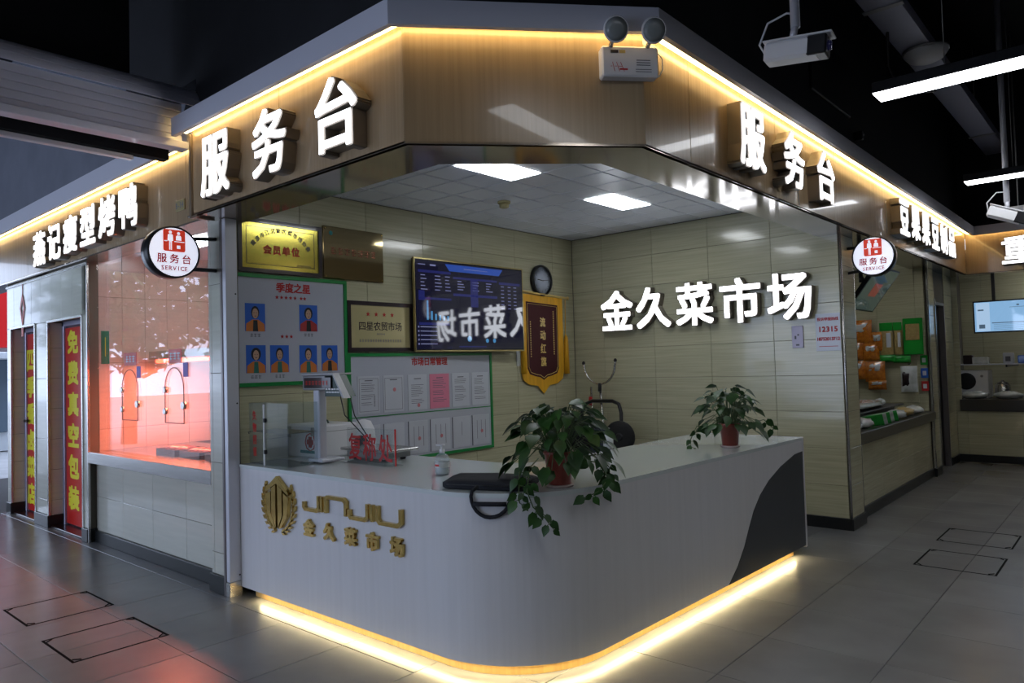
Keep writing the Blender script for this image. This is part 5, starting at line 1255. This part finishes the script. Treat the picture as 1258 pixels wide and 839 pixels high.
# tilted screen in the bean stall
t = thing('tilted_screen', 'tilted display screen hanging behind the right round sign', 'screen', (-2.0, 7.9, 2.1))
P4 = [Vector((-2.22, 7.62, 1.97)), Vector((-2.22, 8.45, 1.97)), Vector((-1.93, 8.45, 2.37)), Vector((-1.93, 7.62, 2.37))]
nn = (P4[1]-P4[0]).cross(P4[3]-P4[0]).normalized(); nn = nn if nn.x > 0 else -nn
def slab(P, n_, a, b): return MB().add([p+n_*a for p in P]+[p+n_*b for p in P], [(0, 1, 2, 3), (7, 6, 5, 4), (0, 4, 5, 1), (1, 5, 6, 2), (2, 6, 7, 3), (3, 7, 4, 0)])
part('casing', slab(P4, nn, -.04, 0), m_plasticb, t); cP = sum(P4, Vector())/4
part('screen', slab([cP+(p-cP)*.94 for p in P4], nn, .0005, .002), scr('screen_dim_green', (.035, .055, .048), 1), t)
part('screen_picture', slab([cP+(p-cP)*.3 for p in P4], nn, .0022, .003), scr('screen_dim_red', (.16, .03, .02), 1), t)
part('bracket', MB().tube([(-2.17, 7.9, 2.25), (-2.17, 7.9, 2.56)], .02, 8).tube([(-2.10, 7.9, 2.18), (-2.17, 7.9, 2.3)], .025, 8), m_plasticb, t)

# ================================================================== FAR STALL
t = thing('hanging_television', 'wide bright screen hanging on a black pole in the far stall', 'television', (-1.4, 11.95, 1.78))
part('casing', BB(-1.83, -.6, 11.93, 11.97, 1.77, 2.22, .005), m_plasticb, t); sc2 = part('screen', B(-1.81, -.62, 11.926, 11.93, 1.79, 2.20), m_scrlt, t)
wm = MB().box(-1.79, -1.63, 11.924, 11.926, 1.80, 2.19); part('screen_column', wm, m_scrwh, sc2)
tm = MB(); 
for i in range(5): tm.box(-1.59, -.7, 11.923, 11.926, 1.81+i*.018, 1.813+i*.018)
tm.box(-1.61, -.7, 11.922, 11.926, 1.90, 1.912).box(-1.77, -1.70, 11.922, 11.924, 2.08, 2.10).box(-1.76, -1.69, 11.922, 11.924, 1.835, 1.89).box(-1.40, -1.10, 11.922, 11.926, 2.11, 2.115).box(-1.32, -1.29, 11.922, 11.926, 2.13, 2.15)
part('screen_text', tm, m_scrgr, sc2)['kind'] = 'stuff'; part('pole', BB(-1.60, -1.56, 11.95, 11.99, 2.2, 2.9, .004), m_plasticb, t)
shf = thing('glass_shelf', 'thin glass shelf over the counter of the far stall', 'shelf', (-1.3, 12.3, 1.33)); part('shelf_board', BB(-2.15, -.3, 12.05, 12.4, 1.325, 1.34, .002), m_alu, shf)
part('shelf_bracket', BB(-1.5, -1.48, 12.1, 13.28, 1.29, 1.325, .002), m_plasticb, shf)
t = thing('oven', 'white countertop oven with a round dark door in the far stall', 'oven', (-1.92, 12.1, .86))
part('body', BB(-2.15, -1.70, 12.05, 12.4, .86, 1.25, .01), m_plasticw, t); part('door_glass', MB().lathe([(.12, 0), (.12, .012), (.1, .016)], (-1.97, 12.05, 1.10), (0, -1, 0), 24), m_plasticb, t)
part('knob', MB().lathe([(.018, 0), (.016, .02)], (-1.78, 12.05, 1.17), (0, -1, 0), 12), m_hook, t)
t = thing('steel_kettle', 'small dark metal pot beside the oven in the far stall', 'pot', (-1.55, 12.15, .86))
part('body', MB().lathe([(.09, 0), (.10, .05), (.09, .17), (.06, .2)], (-1.55, 12.15, .87), n=18), m_steel, t); part('lid', MB().lathe([(.075, .2), (.03, .22), (.012, .24)], (-1.55, 12.15, .87), n=14), m_steel, t)
for k, (x, z, w_, h_, m, lab) in enumerate(((-2.10, 1.46, .09, .24, m_clearbag, 'tall white wrapped bundle at the left end of the far shelf'), (-1.95, 1.42, .12, .13, m_darkwood, 'dark box on the far shelf'), (-1.80, 1.41, .2, .10, m_clearbag, 'white folded cloth on the far shelf'), (-1.47, 1.42, .12, .15, m_paper, 'small framed card on the far shelf'), (-1.28, 1.40, .16, .11, m_blue, 'blue box on the far shelf'))):
    t = thing('shelf_item', lab, 'box', (x, 12.2, 1.34)); part('body', BB(x-w_/2, x+w_/2, 12.12, 12.26, 1.34, 1.34+h_, .01), m, t)
    if k == 0: part('wrapped_top', MB().blob((x, 12.19, 1.34+h_+.03), .04, .05, .1, 8, 6, .1, 3), m, t)
    if k == 3: part('picture', B(x-.03, x+.03, 12.115, 12.12, 1.37, 1.44), m_ink, t)
for k, (x, y, lab) in enumerate(((-1.85, 11.85, 'left plastic bag on the far stall sill'), (-1.45, 11.85, 'middle plastic bag on the far stall sill'), (-1.03, 11.88, 'right plastic bag on the far stall sill'))):
    tag(part('plastic_bag', MB().blob((x, y, .915), .18, .12, .055, 12, 8, .12, k+90), m_clearbag), lab, 'bag', 'plastic bags on the far sill')

# ================================================================== FLOOR HATCHES
def hatch(x0, x1, y0, y1, label):
    t = thing('floor_hatch', label, 'hatch', ((x0+x1)/2, (y0+y1)/2, 0), 'floor access hatches'); m = m_hatch; w_ = .013
    mb = MB(); mb.box(x0, x1, y0, y0+w_, 0, .0012).box(x0, x1, y1-w_, y1, 0, .0012).box(x0, x0+w_, y0, y1, 0, .0012).box(x1-w_, x1, y0, y1, 0, .0012)
    part('gap_frame', mb, m, t); c = MB()
    for sx, sy in ((x0, y0), (x1, y0), (x0, y1), (x1, y1)):
        dx = .05 if sx == x0 else -.05; dy = .05 if sy == y0 else -.05
        c.tube([(sx+dx, sy+dy*.3, .002), (sx+dx*.4, sy+dy, .002)], .003, 4)
    part('corner_key', c, m, t)
hatch(-5.71, -5.21, 1.39, 1.89, 'square floor hatch outline at the left, nearer the stall doors'); hatch(-4.85, -4.34, 1.365, 1.87, 'square floor hatch outline at the left, nearer the counter')
hatch(-1.355, -.84, 6.665, 7.19, 'square floor hatch outline at the right, farther one'); hatch(-1.335, -.83, 5.81, 6.34, 'square floor hatch outline at the right, nearer one')

# ================================================================== STREET OUTSIDE
struct('floor_street', B(-60, -13.3, -40, 40, -.12, -.02), m_pave)
bl = thing('street_building', 'pale street building with a red shop board seen through the left entrance', 'building', (-19, 6.5, 0))
part('facade', B(-22, -18.5, 2.5, 12, 0, 7), m_bldg, bl); part('shop_board', BB(-18.5, -18.3, 2.6, 11.8, 2.2, 3.4, .02), m_redb, bl)
for k in range(4): part('window', BB(-18.5, -18.42, 3.0+k*2.2, 4.6+k*2.2, .4, 2.0, .02), m_bldgwin, bl)
part('awning', BB(-18.5, -17.9, 2.6, 11.8, 1.95, 2.1, .02), m_bldg, bl)
def tree(x, y, h, label, seed):
    R = random.Random(seed); t = thing('street_tree', label, 'tree', (x, y, 0)); part('trunk', MB().tube([(x, y, 0), (x+.1, y, h*.3), (x, y+.1, h*.6)], [.18, .14, .08], 8), m_bark, t)
    mb = MB()
    for i in range(1400):
        a, b = R.uniform(0, 2*PI), math.acos(R.uniform(-1, 1)); rr = R.random()**.4
        p = Vector((x+1.7*rr*math.sin(b)*math.cos(a), y+1.7*rr*math.sin(b)*math.sin(a), h*.65+h*.33*rr*math.cos(b)))
        d = Vector((R.uniform(-1, 1), R.uniform(-1, 1), R.uniform(-1, 1))).normalized(); e = d.orthogonal().normalized()
        mb.add([p-d*.16, p+e*.1, p+d*.16, p-e*.1], [(0, 1, 2, 3)])
    part('foliage', mb, m_foliage, t)
tree(-17.5, -1.6, 4.6, 'green street tree outside the left entrance, nearest the doors', 1); tree(-19.5, -5.5, 5.2, 'green street tree farther along the street', 2); tree(-18.5, -9.5, 5.0, 'green street tree at the far end of the street', 3)
